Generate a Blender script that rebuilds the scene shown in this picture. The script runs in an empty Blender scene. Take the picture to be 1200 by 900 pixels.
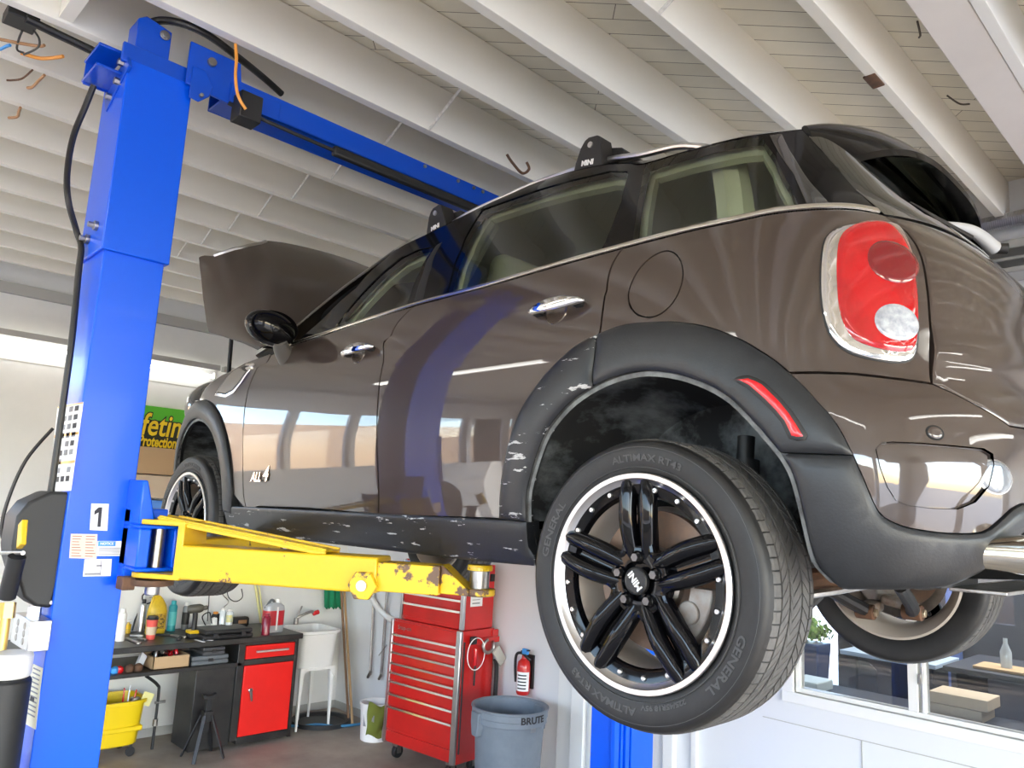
import bpy, bmesh, math, random
import numpy as np
from mathutils import Vector, Matrix
from mathutils.bvhtree import BVHTree
from mathutils.geometry import delaunay_2d_cdt
random.seed(7)
SC = bpy.context.scene
COL = SC.collection
PI = math.pi

# ------------------------------------------------------------------ camera
F_PX = 897.704
YAW, PITCH, ROLL = math.radians(-45.80431), math.radians(9.38932), math.radians(3.00439)
CAM = np.array([1.06743, -1.45680, 2.05])
def _axes():
    cy, sy = math.cos(YAW), math.sin(YAW)
    fw = np.array([sy*math.cos(PITCH), cy*math.cos(PITCH), math.sin(PITCH)])
    r = np.array([cy, -sy, 0.0]); u = np.cross(r, fw)
    c, s = math.cos(ROLL), math.sin(ROLL)
    return c*r+s*u, -s*r+c*u, fw
AR, AU, AF = _axes()
cam = bpy.data.cameras.new('camera'); camo = bpy.data.objects.new('camera', cam); COL.objects.link(camo)
cam.sensor_width = 36; cam.lens = 36*F_PX/1200; cam.clip_start = .05; cam.clip_end = 300
M = Matrix.Identity(4)
for i in range(3):
    M[i][0] = AR[i]; M[i][1] = AU[i]; M[i][2] = -AF[i]; M[i][3] = CAM[i]
camo.matrix_world = M
SC.camera = camo
def ray(x, y): return (x-600)/F_PX*AR+(450-y)/F_PX*AU+AF
def at(x, y, X=None, Y=None, Z=None):
    """survey helper: the place where a line of sight meets a real plane of the room"""
    d = ray(x, y)
    k, v = (0, X) if X is not None else (1, Y) if Y is not None else (2, Z)
    return Vector(CAM+d*(v-CAM[k])/d[k])

# ------------------------------------------------------------------ materials
MATS = {}
def mat(name, col, rough=.5, metal=0., noise=0., nscale=8., col2=None, bump=0., bscale=40., coat=0., emit=None, estr=0., spec=.5, thr=None, coords='Object', stretch=None, detail=6):
    if name in MATS: return MATS[name]
    m = bpy.data.materials.new(name); m.use_nodes = True
    nt = m.node_tree; b = nt.nodes['Principled BSDF']
    b.inputs['Base Color'].default_value = (*col, 1); b.inputs['Roughness'].default_value = rough
    b.inputs['Metallic'].default_value = metal; b.inputs['Coat Weight'].default_value = coat
    b.inputs['Coat Roughness'].default_value = .02; b.inputs['Specular IOR Level'].default_value = spec
    if emit: b.inputs['Emission Color'].default_value = (*emit, 1); b.inputs['Emission Strength'].default_value = estr
    if noise or bump or col2:
        tc = nt.nodes.new('ShaderNodeTexCoord'); src = tc.outputs[coords]
        if stretch:
            mp = nt.nodes.new('ShaderNodeMapping'); mp.inputs['Scale'].default_value = stretch
            nt.links.new(src, mp.inputs['Vector']); src = mp.outputs['Vector']
    if col2:
        n = nt.nodes.new('ShaderNodeTexNoise'); n.inputs['Scale'].default_value = nscale; n.inputs['Detail'].default_value = detail
        n.inputs['Roughness'].default_value = .62
        nt.links.new(src, n.inputs['Vector'])
        r = nt.nodes.new('ShaderNodeValToRGB'); lo, hi = thr or (.35, .7)
        r.color_ramp.elements[0].position = lo; r.color_ramp.elements[1].position = hi
        r.color_ramp.elements[0].color = (*col, 1); r.color_ramp.elements[1].color = (*col2, 1)
        nt.links.new(n.outputs['Fac'], r.inputs['Fac']); nt.links.new(r.outputs['Color'], b.inputs['Base Color'])
    if bump:
        n2 = nt.nodes.new('ShaderNodeTexNoise'); n2.inputs['Scale'].default_value = bscale; n2.inputs['Detail'].default_value = 4
        nt.links.new(src, n2.inputs['Vector'])
        bp = nt.nodes.new('ShaderNodeBump'); bp.inputs['Strength'].default_value = bump; bp.inputs['Distance'].default_value = .004
        nt.links.new(n2.outputs['Fac'], bp.inputs['Height']); nt.links.new(bp.outputs['Normal'], b.inputs['Normal'])
    MATS[name] = m
    return m
def glass_mat(name, tint, gloss=1., rough=0.):
    if name in MATS: return MATS[name]
    m = bpy.data.materials.new(name); m.use_nodes = True; nt = m.node_tree
    for n in list(nt.nodes): nt.nodes.remove(n)
    o = nt.nodes.new('ShaderNodeOutputMaterial'); t = nt.nodes.new('ShaderNodeBsdfTransparent'); t.inputs[0].default_value = (*tint, 1)
    g = nt.nodes.new('ShaderNodeBsdfGlossy'); g.inputs['Roughness'].default_value = rough; g.inputs[0].default_value = (gloss, gloss, gloss, 1)
    f = nt.nodes.new('ShaderNodeFresnel'); f.inputs[0].default_value = 1.5
    x = nt.nodes.new('ShaderNodeMixShader')
    nt.links.new(f.outputs[0], x.inputs[0]); nt.links.new(t.outputs[0], x.inputs[1]); nt.links.new(g.outputs[0], x.inputs[2])
    nt.links.new(x.outputs[0], o.inputs[0]); MATS[name] = m
    return m
def plank_mat(name, col, line, width, angle, rough=.6):
    """painted boards: thin gaps between boards `width` wide running at `angle`, cross joints, grain"""
    m = mat(name, col, rough, col2=tuple(c*.9 for c in col), nscale=3, bump=.15, bscale=30)
    nt = m.node_tree; b = nt.nodes['Principled BSDF']
    tc = nt.nodes.new('ShaderNodeTexCoord'); mp = nt.nodes.new('ShaderNodeMapping'); mp.inputs['Rotation'].default_value = (0, 0, angle)
    nt.links.new(tc.outputs['Object'], mp.inputs['Vector'])
    br = nt.nodes.new('ShaderNodeTexBrick'); br.offset = .37; br.inputs['Scale'].default_value = 1; br.inputs['Mortar Size'].default_value = .0016
    br.inputs['Brick Width'].default_value = 2.6; br.inputs['Row Height'].default_value = width; br.inputs['Mortar Smooth'].default_value = .2
    br.inputs['Color1'].default_value = (1, 1, 1, 1); br.inputs['Color2'].default_value = (.9, .89, .86, 1); br.inputs['Mortar'].default_value = (*line, 1)
    nt.links.new(mp.outputs[0], br.inputs['Vector'])
    mx = nt.nodes.new('ShaderNodeMix'); mx.data_type = 'RGBA'; mx.blend_type = 'MULTIPLY'; mx.inputs[0].default_value = 1
    old = b.inputs['Base Color'].links[0].from_socket
    nt.links.new(old, mx.inputs[6]); nt.links.new(br.outputs['Color'], mx.inputs[7]); nt.links.new(mx.outputs[2], b.inputs['Base Color'])
    return m

m_paint = mat('car_paint', (.052, .037, .031), .34, .25, coat=1., spec=.25)
m_paint.node_tree.nodes['Principled BSDF'].inputs['Coat IOR'].default_value = 1.68
m_gblack = mat('gloss_black', (.003, .003, .004), .07, spec=.28)
m_gwrap = mat('rear_glass_black', (.008, .009, .009), .05, coat=1.)
m_clad = mat('cladding_plastic', (.012, .0135, .016), .36, col2=(.018, .020, .023), nscale=14, bump=.08, bscale=200)
def scuffed():
    m = mat('scuffed_cladding', (.011, .012, .014), .36, col2=(.45, .45, .45), nscale=26, thr=(.61, .63), stretch=(.35, 1, 1.8), bump=.08, bscale=200)
    return m
m_scuff = scuffed()
m_black = mat('black_plastic', (.012, .012, .013), .5, bump=.06, bscale=150)
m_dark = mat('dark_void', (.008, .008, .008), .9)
m_liner = mat('wheel_liner', (.010, .011, .012), .85, col2=(.17, .19, .20), nscale=6, thr=(.43, .62), bump=.5, bscale=12, stretch=(1, .5, 1))
m_lip = mat('dusty_lip', (.22, .23, .23), .7, col2=(.06, .06, .06), nscale=18)
m_chrome = mat('chrome', (.85, .85, .86), .06, 1.)
m_alu = mat('satin_aluminium', (.62, .62, .63), .28, 1.)
m_trim = mat('bright_trim', (.75, .73, .68), .18, 1.)
m_steel = mat('steel', (.45, .44, .42), .35, 1., col2=(.28, .26, .24), nscale=20)
m_rub = mat('tyre_rubber', (.010, .010, .0105), .5, col2=(.020, .0195, .019), nscale=9, bump=.1, bscale=120)
m_tread = mat('tyre_tread', (.075, .073, .071), .7, col2=(.13, .125, .12), nscale=14, bump=.15, bscale=100)
m_rustd = mat('brake_rotor', (.30, .19, .13), .5, .5, col2=(.22, .16, .13), nscale=30, stretch=(1, 1, 1))
m_rust = mat('rusty_metal', (.16, .08, .045), .8, .2, col2=(.08, .05, .035), nscale=20, bump=.3)
m_red = mat('red_lens', (.42, .002, .005), .10, coat=1., col2=(.16, .002, .004), nscale=9, thr=(.45, .8), stretch=(1, 1, .5))
m_redl = mat('reflector_red', (.6, .008, .014), .2, coat=1.)
m_blue = mat('lift_blue', (.0, .098, .80), .30, coat=.05, spec=.35, bump=.03, bscale=3)
m_blued = mat('beam_blue', (.0, .07, .55), .3, coat=.1)
m_yel = mat('lift_yellow', (.70, .44, .006), .38, col2=(.14, .07, .035), nscale=10, thr=(.64, .66), coat=.2, detail=8)
m_yelw = mat('worn_yellow', (.78, .50, .015), .4, col2=(.13, .07, .04), nscale=16, thr=(.52, .56), detail=8)
m_wall = mat('white_wall', (.80, .80, .78), .6, col2=(.70, .71, .70), nscale=1.2, bump=.05, bscale=8)
m_wallb = mat('white_panel', (.74, .75, .76), .4, col2=(.74, .75, .76), nscale=2, bump=.05, bscale=8)
m_joist = mat('joist_paint', (.86, .83, .75), .5, col2=(.80, .77, .69), nscale=2.2, bump=.2, bscale=14, stretch=(1, .25, 1))
m_deck = plank_mat('roof_boards', (.85, .81, .70), (.10, .08, .06), .089, math.radians(-45))
m_bwall = mat('seam_grey', (.42, .42, .40), .6)
m_glass = glass_mat('cabin_glass', (.72, .76, .70))
m_win = glass_mat('window_glass', (.92, .94, .95))
m_tint = glass_mat('dark_glass', (.30, .33, .33))
m_beige = mat('cabin_beige', (.72, .77, .60), .8)
m_seat = mat('seat_grey', (.10, .105, .10), .8, bump=.1)
m_tool = mat('toolbox_red', (.60, .014, .012), .3, coat=.4, col2=(.46, .012, .01), nscale=3)
m_rcab = mat('cabinet_red', (.80, .014, .010), .4, col2=(.7, .014, .01), nscale=3)
m_bblk = mat('bench_black', (.012, .012, .013), .38, col2=(.035, .033, .03), nscale=7)
m_wht = mat('white_plastic', (.82, .82, .80), .4)
m_cream = mat('old_cream', (.78, .74, .60), .5, col2=(.6, .55, .4), nscale=7)
m_bin = mat('grey_bin', (.20, .235, .28), .5, col2=(.15, .18, .22), nscale=5)
m_binin = mat('bin_inside', (.12, .125, .13), .8, col2=(.3, .3, .3), nscale=10, thr=(.5, .6))
m_card = mat('cardboard', (.50, .34, .19), .8)
m_tan = mat('tan_carton', (.62, .50, .36), .8)
m_paper = mat('sticker_white', (.85, .86, .86), .5)
m_cream2 = mat('sticker_cream', (.84, .80, .62), .5)
m_pink = mat('sticker_beige', (.80, .62, .50), .5)
m_ink = mat('ink_black', (.02, .02, .025), .6)
m_inkg = mat('ink_grey', (.25, .25, .27), .6)
m_inkr = mat('ink_brown', (.35, .12, .08), .6)
m_sky = mat('label_blue', (.05, .30, .70), .5)
m_or = mat('orange_cable', (.85, .34, .05), .45)
m_copper = mat('old_cable', (.42, .22, .10), .6)
m_brass = mat('brass', (.65, .42, .12), .3, 1.)
m_teal = mat('teal_can', (.02, .36, .42), .3)
m_jug = mat('yellow_jug', (.68, .46, .02), .4, col2=(.45, .30, .02), nscale=12)
m_ybk = mat('mop_bucket_yellow', (.85, .60, .01), .35)
m_green = mat('green_cloth', (.01, .22, .10), .9)
m_olive = mat('olive_cloth', (.16, .19, .03), .95, bump=.4, bscale=60)
m_wood = mat('broom_wood', (.42, .26, .12), .6)
m_tube = mat('lamp_tube', (1, 1, 1), .4, emit=(1., .98, .92), estr=5)
m_hose = mat('black_hose', (.015, .014, .013), .45)

# ------------------------------------------------------------------ mesh builder
class MB:
    def __init__(s): s.v = []; s.f = []; s.mi = []; s.cur = 0; s.mats = []
    def m(s, mt):
        if mt not in s.mats: s.mats.append(mt)
        s.cur = s.mats.index(mt); return s
    def add(s, vs, fs):
        n = len(s.v); s.v += [tuple(p) for p in vs]
        for f in fs: s.f.append([i+n for i in f]); s.mi.append(s.cur)
        return s
    def box(s, x0, x1, y0, y1, z0, z1):
        vs = [(x, y, z) for z in (z0, z1) for y in (y0, y1) for x in (x0, x1)]
        return s.add(vs, [(0, 2, 3, 1), (4, 5, 7, 6), (0, 1, 5, 4), (2, 6, 7, 3), (0, 4, 6, 2), (1, 3, 7, 5)])
    def obox(s, c, ax, ay, az):
        c = Vector(c); ax, ay, az = Vector(ax), Vector(ay), Vector(az)
        vs = [c+ax*i+ay*j+az*k for k in (-1, 1) for j in (-1, 1) for i in (-1, 1)]
        return s.add(vs, [(0, 2, 3, 1), (4, 5, 7, 6), (0, 1, 5, 4), (2, 6, 7, 3), (0, 4, 6, 2), (1, 3, 7, 5)])
    def beam(s, a, b, w, h, up=(0, 0, 1)):
        a, b = Vector(a), Vector(b); d = b-a; L = d.length; d.normalize()
        sd = d.cross(Vector(up)); sd.normalize(); u = sd.cross(d)
        return s.obox((a+b)/2, d*L/2, sd*w/2, u*h/2)
    def ring_frame(s, d):
        d = Vector(d).normalized(); t = Vector((0, 0, 1)) if abs(d.z) < .9 else Vector((1, 0, 0))
        a = d.cross(t).normalized(); return a, a.cross(d)
    def cyl(s, a, b, r, r2=None, n=20, cap=True):
        a, b = Vector(a), Vector(b); r2 = r if r2 is None else r2
        u, w = s.ring_frame(b-a)
        vs = [];
        for p, q in ((a, r), (b, r2)):
            vs += [p+(u*math.cos(t)+w*math.sin(t))*q for t in (2*PI*i/n for i in range(n))]
        fs = [(i, i+n, (i+1) % n+n, (i+1) % n) for i in range(n)]
        if cap: fs += [tuple(range(n)), tuple(range(2*n-1, n-1, -1))]
        return s.add(vs, fs)
    def lathe(s, prof, c=(0, 0, 0), axis=(0, 0, 1), n=32, close=False):
        """prof: list of (radius, height along axis)"""
        c = Vector(c); d = Vector(axis).normalized(); u, w = s.ring_frame(d)
        vs = []
        for r, h in prof:
            vs += [c+d*h+(u*math.cos(t)+w*math.sin(t))*max(r, 1e-5) for t in (2*PI*i/n for i in range(n))]
        k = len(prof); fs = []
        for j in range(k if close else k-1):
            j2 = (j+1) % k
            for i in range(n): fs.append((j*n+i, j*n+(i+1) % n, j2*n+(i+1) % n, j2*n+i))
        return s.add(vs, fs)
    def tube(s, pts, r, n=8, cap=True, smooth=True):
        P = [Vector(p) for p in pts]
        if smooth and len(P) > 2: P = catmull(P, 6)
        vs = []; u = None
        for i, p in enumerate(P):
            d = (P[min(i+1, len(P)-1)]-P[max(i-1, 0)])
            if d.length < 1e-9: d = Vector((0, 0, 1))
            d.normalize()
            if u is None: u, _ = s.ring_frame(d)
            u = (u-d*u.dot(d)).normalized(); w = d.cross(u)
            rr = r(i/(len(P)-1)) if callable(r) else r
            vs += [p+(u*math.cos(t)+w*math.sin(t))*rr for t in (2*PI*k/n for k in range(n))]
        fs = []
        for j in range(len(P)-1):
            for i in range(n): fs.append((j*n+i, j*n+(i+1) % n, (j+1)*n+(i+1) % n, (j+1)*n+i))
        if cap: fs += [tuple(range(n-1, -1, -1)), tuple(range((len(P)-1)*n, len(P)*n))]
        return s.add(vs, fs)
    def prism(s, poly, d):
        """poly: 3D planar loop, d: extrusion vector"""
        n = len(poly); d = Vector(d); P = [Vector(p) for p in poly]
        vs = P+[p+d for p in P]
        return s.add(vs, [tuple(range(n-1, -1, -1)), tuple(range(n, 2*n))]+[(i, (i+1) % n, (i+1) % n+n, i+n) for i in range(n)])
    def sphere(s, c, r, n=16, sc=(1, 1, 1)):
        prof = []
        vs = []; fs = []; k = n//2
        for j in range(k+1):
            t = PI*j/k
            for i in range(n):
                a = 2*PI*i/n
                vs.append((c[0]+r*sc[0]*math.sin(t)*math.cos(a), c[1]+r*sc[1]*math.sin(t)*math.sin(a), c[2]+r*sc[2]*math.cos(t)))
        for j in range(k):
            for i in range(n): fs.append((j*n+i, (j+1)*n+i, (j+1)*n+(i+1) % n, j*n+(i+1) % n))
        return s.add(vs, fs)
    def grid(s, rows):
        k = len(rows); n = len(rows[0]); vs = [p for r in rows for p in r]
        return s.add(vs, [(j*n+i, j*n+i+1, (j+1)*n+i+1, (j+1)*n+i) for j in range(k-1) for i in range(n-1)])
    def text(s, body, size, origin, right, up, align='CENTER', extrude=.0006, bold=0., fn=None, sx=1., shear=0.):
        cu = bpy.data.curves.new('t', 'FONT'); cu.body = body; cu.size = size; cu.align_x = align; cu.align_y = 'CENTER'; cu.shear = shear
        cu.extrude = extrude; cu.offset = bold; cu.resolution_u = 3
        o = bpy.data.objects.new('t', cu); me = o.to_mesh()
        r, u = Vector(right).normalized(), Vector(up).normalized(); nn = r.cross(u); og = Vector(origin)
        vs = []
        for v in me.vertices:
            if fn: vs.append(fn(v.co.x*sx, v.co.y, v.co.z))
            else: vs.append(og+r*v.co.x*sx+u*v.co.y+nn*v.co.z)
        s.add(vs, [tuple(p.vertices) for p in me.polygons])
        o.to_mesh_clear(); bpy.data.objects.remove(o); bpy.data.curves.remove(cu)
        return s
    def xf(s, mtx, start=0):
        s.v = s.v[:start]+[tuple(mtx @ Vector(p)) for p in s.v[start:]]; return s
    def build(s, name, mt=None, parent=None, smooth=True, bevel=0., seg=2, ang=35, subsurf=0, fix=True):
        me = bpy.data.meshes.new(name); me.from_pydata(s.v, [], s.f)
        ms = s.mats or [mt]
        for q in ms: me.materials.append(q if q else mt)
        me.polygons.foreach_set('material_index', s.mi); me.update()
        if fix:
            b = bmesh.new(); b.from_mesh(me); bmesh.ops.recalc_face_normals(b, faces=b.faces); b.to_mesh(me); b.free()
        if smooth: me.shade_smooth(); me.set_sharp_from_angle(angle=math.radians(ang))
        o = bpy.data.objects.new(name, me); COL.objects.link(o)
        if parent:
            o.parent = parent; o.matrix_parent_inverse = Matrix.Translation(-parent.location) if parent.location.length else Matrix.Identity(4)
            if parent.parent and parent.type == 'MESH': o.matrix_parent_inverse = Matrix.Identity(4)
        if bevel:
            md = o.modifiers.new('bevel', 'BEVEL'); md.width = bevel; md.segments = seg; md.limit_method = 'ANGLE'; md.angle_limit = math.radians(30); md.harden_normals = False
        if subsurf:
            md = o.modifiers.new('sub', 'SUBSURF'); md.levels = md.render_levels = subsurf
        return o
def catmull(P, k):
    out = []
    n = len(P)
    for i in range(n-1):
        p0, p1, p2, p3 = P[max(i-1, 0)], P[i], P[i+1], P[min(i+2, n-1)]
        for j in range(k):
            t = j/k
            out.append(.5*((2*p1)+(p2-p0)*t+(2*p0-5*p1+4*p2-p3)*t*t+(-p0+3*p1-3*p2+p3)*t**3))
    out.append(P[-1]); return out
def thing(name, label, cat, loc=(0, 0, 0), group=None):
    o = bpy.data.objects.new(name, None); COL.objects.link(o); o.location = loc; o.empty_display_size = .05
    o['label'] = label; o['category'] = cat
    if group: o['group'] = group
    return o
def tag(o, label, cat, group=None):
    o['label'] = label; o['category'] = cat
    if group: o['group'] = group
    return o
def struct(o): o['kind'] = 'structure'; return o
SKY, SUN, EXPO = 1.2, 9.0, 0.78
# ------------------------------------------------------------------ the building
XL, YB = -5.95, 3.10           # left wall and back wall planes
ZJ, ZD = 3.70, 3.93            # joist undersides, roof boards
XR, YF = 6.4, -5.4             # open right side and glazed front side
def sbox(name, m, *b, bevel=0.): return struct(MB().box(*b).build(name, m, None, bevel=bevel))
m_floor = mat('concrete_floor', (.40, .34, .28), .55, col2=(.22, .18, .145), nscale=1.6, bump=.1, bscale=14, detail=9)
sbox('floor', m_floor, XL-.1, XR, YF, YB+.1, -.12, 0)
sbox('ceiling', m_deck, XL-.1, XR, YF-.1, YB+.1, ZD, ZD+.04)
# left wall: painted panels over a plate
wl = MB(); LZ0, LZ1 = 2.02, 3.15
wl.box(XL-.14, XL, -1.25, YB+.12, 0, ZJ+.23); wl.box(XL-.14, XL, YF, -1.25, 0, LZ0); wl.box(XL-.14, XL, YF, -1.25, LZ1, ZJ+.23)
for y in (-2.30, -3.05, -3.9, -4.7, YF+.05): wl.box(XL-.14, XL, y-.035, y+.035, LZ0, LZ1)
struct(wl.build('wall_left', m_wall, None, smooth=False))
struct(MB().box(XL-.08, XL-.074, YF+.1, -1.25, LZ0, LZ1).build('window_2', m_win, None, smooth=False))
lw = sbox('trim_1', m_bwall, XL, XL+.05, YF, YB, 3.535, 3.62)
sbox('fence', mat('fence_wood', (.55, .36, .22), .8, col2=(.42, .27, .17), nscale=4, stretch=(1, 6, .3)), -9.6, -9.5, -12, 6, -.13, 3.3)
sbox('trim_2', mat('seam_line', (.45, .44, .40), .6), XL, XL+.004, -1.2, YB, 3.010, 3.018)
sbox('trim_3', MATS['seam_line'], XL, XL+.004, -1.2, YB, 1.795, 1.801)
# back wall with a window into the office
WX0, WX1, WZ0, WZ1 = -1.10, 1.46, 1.085, 2.25
wb_ = MB()
for b in ((XL, WX0, 0, ZD), (WX1, XR, 0, ZD), (WX0, WX1, 0, WZ0), (WX0, WX1, WZ1, ZD)): wb_.box(b[0], b[1], YB, YB+.12, b[2], b[3])
struct(wb_.build('wall_back', m_wallb, None, smooth=False))
# window frame, mullions and glass
w1 = MB(); e = .05
for b in ((WX0-.07, WX1+.07, WZ0-.06, WZ0), (WX0-.07, WX1+.07, WZ1, WZ1+.07), (WX0-.07, WX0, WZ0, WZ1), (WX1, WX1+.07, WZ0, WZ1)): w1.box(b[0], b[1], YB-.02, YB+.10, b[2], b[3])
for b in ((WX0, WX1, WZ0, WZ0+.028), (WX0, WX1, WZ1-.03, WZ1), (WX0, WX0+.03, WZ0+.028, WZ1-.03), (WX1-.03, WX1, WZ0+.028, WZ1-.03), (-.475, -.425, WZ0+.028, WZ1-.03), (-.405, -.385, WZ0+.028, WZ1-.03)): w1.box(b[0], b[1], YB+.01, YB+.07, b[2], b[3])
win = struct(w1.build('window_1', m_wht, None, smooth=False, bevel=.003))
struct(MB().box(WX0+.02, WX1-.02, YB+.035, YB+.041, WZ0+.02, WZ1-.02).build('window_pane', m_win, win, smooth=False))
MB().box(-.418, -.404, YB-.0, YB+.012, 1.26, 1.31).build('window_latch', m_steel, win, bevel=.002)
# boards and battens on the back wall
seam = MATS['seam_line']
for i, (x0, x1, z0, z1) in enumerate(((-1.3, XR, .905, .909), (-2.2, XR, .42, .424), (-.72, -.715, .0, .905))): sbox('trim_%d' % (4+i), seam, x0, x1, YB-.004, YB, z0, z1)
for i, (x0, x1, d) in enumerate(((-2.93, -2.80, .02), (-2.78, -2.66, .045), (-2.62, -2.56, .03), (-1.98, -1.90, .05), (-1.78, -1.74, .03))): sbox('trim_%d' % (7+i), m_wht, x0, x1, YB-d, YB, 0, 2.6, bevel=.004)
sbox('trim_12', m_wht, -2.93, -1.74, YB-.05, YB, 2.6, 2.7, bevel=.004)
sbox('door_1', m_wallb, -2.55, -1.99, YB-.02, YB, 0, 2.6)
sbox('baseboard_left', m_bwall, XL, XL+.012, 1.0, YB, 0, .07)
sbox('baseboard_back', m_bwall, XL, -2.93, YB-.012, YB, 0, .07)
# front side: glazed bay of three tall openings on the camera side; right side: open roller doors
fw = MB(); zs, zt = 1.0, 3.25
fw.box(XL, XR, YF-.15, YF, 0, zs-.2); fw.box(XL, XR, YF-.15, YF, zt, ZD)
px = [XL, -5.4, -3.7, -3.5, -1.9, -1.7, -.1, .1, 1.8, 2.0, 3.7, 3.9, 5.7, XR]
for i in range(0, len(px), 2): fw.box(px[i], px[i+1], YF-.15, YF, zs-.2, zt)
struct(fw.build('wall_front', m_wall, None, smooth=False))
rw = MB(); rw.box(XR-.0, XR+.15, YF, -4.2, 0, ZD); rw.box(XR, XR+.15, -.75, -.25, 0, ZD); rw.box(XR, XR+.15, 2.7, YB, 0, ZD); rw.box(XR, XR+.15, YF, YB, 3.3, ZD)
struct(rw.build('wall_right', m_wall, None, smooth=False))
# outdoors
sbox('ground', mat('asphalt', (.50, .47, .43), .8, col2=(.42, .40, .37), nscale=1), -60, 60, -60, 60, -.2, -.13)
m_brick = mat('neighbour_brick', (.52, .34, .22), .8, col2=(.62, .44, .30), nscale=3)
sbox('neighbour_wall', m_brick, -14, 9, -15.2, -15, -.13, 3.4)
# office behind the window
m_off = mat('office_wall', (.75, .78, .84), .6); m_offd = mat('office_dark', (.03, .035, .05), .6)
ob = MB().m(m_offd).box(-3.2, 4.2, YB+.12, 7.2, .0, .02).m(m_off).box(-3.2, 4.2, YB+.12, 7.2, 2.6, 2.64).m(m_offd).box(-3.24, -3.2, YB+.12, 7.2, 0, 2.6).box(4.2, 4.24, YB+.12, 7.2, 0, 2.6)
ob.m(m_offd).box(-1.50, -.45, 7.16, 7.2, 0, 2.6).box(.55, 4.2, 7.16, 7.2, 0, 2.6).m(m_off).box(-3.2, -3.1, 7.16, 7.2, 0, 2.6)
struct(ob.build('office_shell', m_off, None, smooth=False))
sbox('office_door_post', m_offd, -1.72, -1.60, 5.2, 5.32, 0, 2.6)
sbox('office_partition', m_offd, -1.50, .9, 5.0, 5.06, 0, 2.6)
sbox('office_post', mat('post_blue', (.10, .16, .42), .5), -.80, -.72, 4.9, 4.97, 0, 2.6)
# joists
k = -13; idx = 0; joists = []
bj = MB().box(0, .042, YF, YB, ZJ, ZD)
first = None
xs = [-.738+.406*i for i in range(-12, 3)]+[.70+.406*i for i in range(14)]
for i, x in enumerate(xs):
    if first is None: first = struct(bj.build('ceiling_joist', m_joist, None, bevel=.002)); j = first
    else: j = first.copy(); COL.objects.link(j)
    j.location.x = x; j['kind'] = 'structure'; joists.append(j)
    j.location.z = random.uniform(-.004, .003)
sbox('ceiling_beam', mat('beam_paint', (.80, .76, .73), .55, col2=(.74, .70, .67), nscale=2, bump=.25, bscale=10), .325, .470, YF, YB, ZJ, ZD, bevel=.004)
sbox('beam_lit_edge', m_wht, .472, .510, YF, YB, ZJ-.004, ZD, bevel=.002)  # added white strip: its colour stands in for sunlight on the beam's edge
# blocking between joists at the upper left and a cracked patch
sbox('joist_blocking', m_joist, -1.92, -1.56, -.92, -.875, ZJ+.01, ZD)
# metal bridging straps
for i, x in enumerate([-.738+.406*q for q in (-12, -11, -10, -9, -8, -7, -6, -5, -4, -3, -2, 1)]):
    yy = .45
    a = (x+.044, yy, ZJ+.0); b = (x+.400, yy+.01, ZD-.01)
    st = MB().beam(a, b, .018, .003, up=(0, 1, 0)).build('bridging_strap', mat('painted_strap', (.72, .71, .67), .5, col2=(.45, .44, .42), nscale=60), None, smooth=False); struct(st)

# small damage and hooks on the joists
hk = [at(x, y, X=-1.099) for x, y in ((594, 181), (600, 190), (612, 203), (620, 198), (617, 190))]
tag(MB().tube(hk, .006, 6).build('wire_hook', m_rust), 'rusty wire hook on the joist face left of the front roof rack foot', 'hook')
pq = at(1024, 95, Z=ZJ-.004); struct(MB().obox(pq, (.022, 0, 0), (0, .05, 0), (0, 0, .004)).build('split_joist_knot', m_rust, None, bevel=.003))
for (x0, y0, x1, y1) in ((1052, 58, 1062, 90), (1075, 25, 1077, 44), (988, 42, 1018, 75), (1110, 112, 1136, 122)):
    a_, b_ = at(x0, y0, Z=ZD-.02), at(x1, y1, Z=ZD-.02); struct(MB().tube([a_, (a_+b_)/2+Vector((0, .02, -.01)), b_], .004, 5).build('bark_splinter', mat('splinter', (.12, .10, .08), .8), None))
# ------------------------------------------------------------------ the lift
XP = -1.65; Y0, Y1 = -.735, -.540        # near column faces
ZT = 3.52
lift = thing('two_post_lift', 'blue two post lift with yellow swing arms holding the brown car up', 'vehicle lift', (XP-.1, -.64, 0))
def column(y0, y1, flip=False):
    mb = MB(); xb = XP-.225; th = .008
    # lower sleeve, channel open to the inside (+y for near)
    s = -1 if flip else 1
    ya, yb = (y0, y1)
    poly = [(XP, ya), (XP, yb), (XP-.035, yb), (XP-.035, yb-.008), (XP-.01, yb-.008), (XP-.01, ya+.01), (xb+.01, ya+.01), (xb+.01, yb-.008), (xb+.035, yb-.008), (xb+.035, yb), (xb, yb), (xb, ya)]
    if flip: poly = [(x, ya+yb-y) for x, y in poly][::-1]
    mb.prism([(x, y, 0) for x, y in poly], (0, 0, 3.42))
    return mb
c1 = column(Y0, Y1).build('column', m_blue, lift, bevel=.006, seg=3)
g = .013
sl = MB(); sl.prism([(XP+g, Y0-g, 2.835), (XP+g, Y1+g, 2.835), (XP-.03, Y1+g, 2.835), (XP-.03, Y1, 2.835), (XP, Y1, 2.835), (XP, Y0, 2.835), (XP-.225, Y0, 2.835), (XP-.225, Y1+g, 2.835), (XP-.225-g, Y1+g, 2.835), (XP-.225-g, Y0-g, 2.835)], (0, 0, ZT-2.835))
up = sl.build('column_extension', m_blue, lift, bevel=.004)
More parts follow.
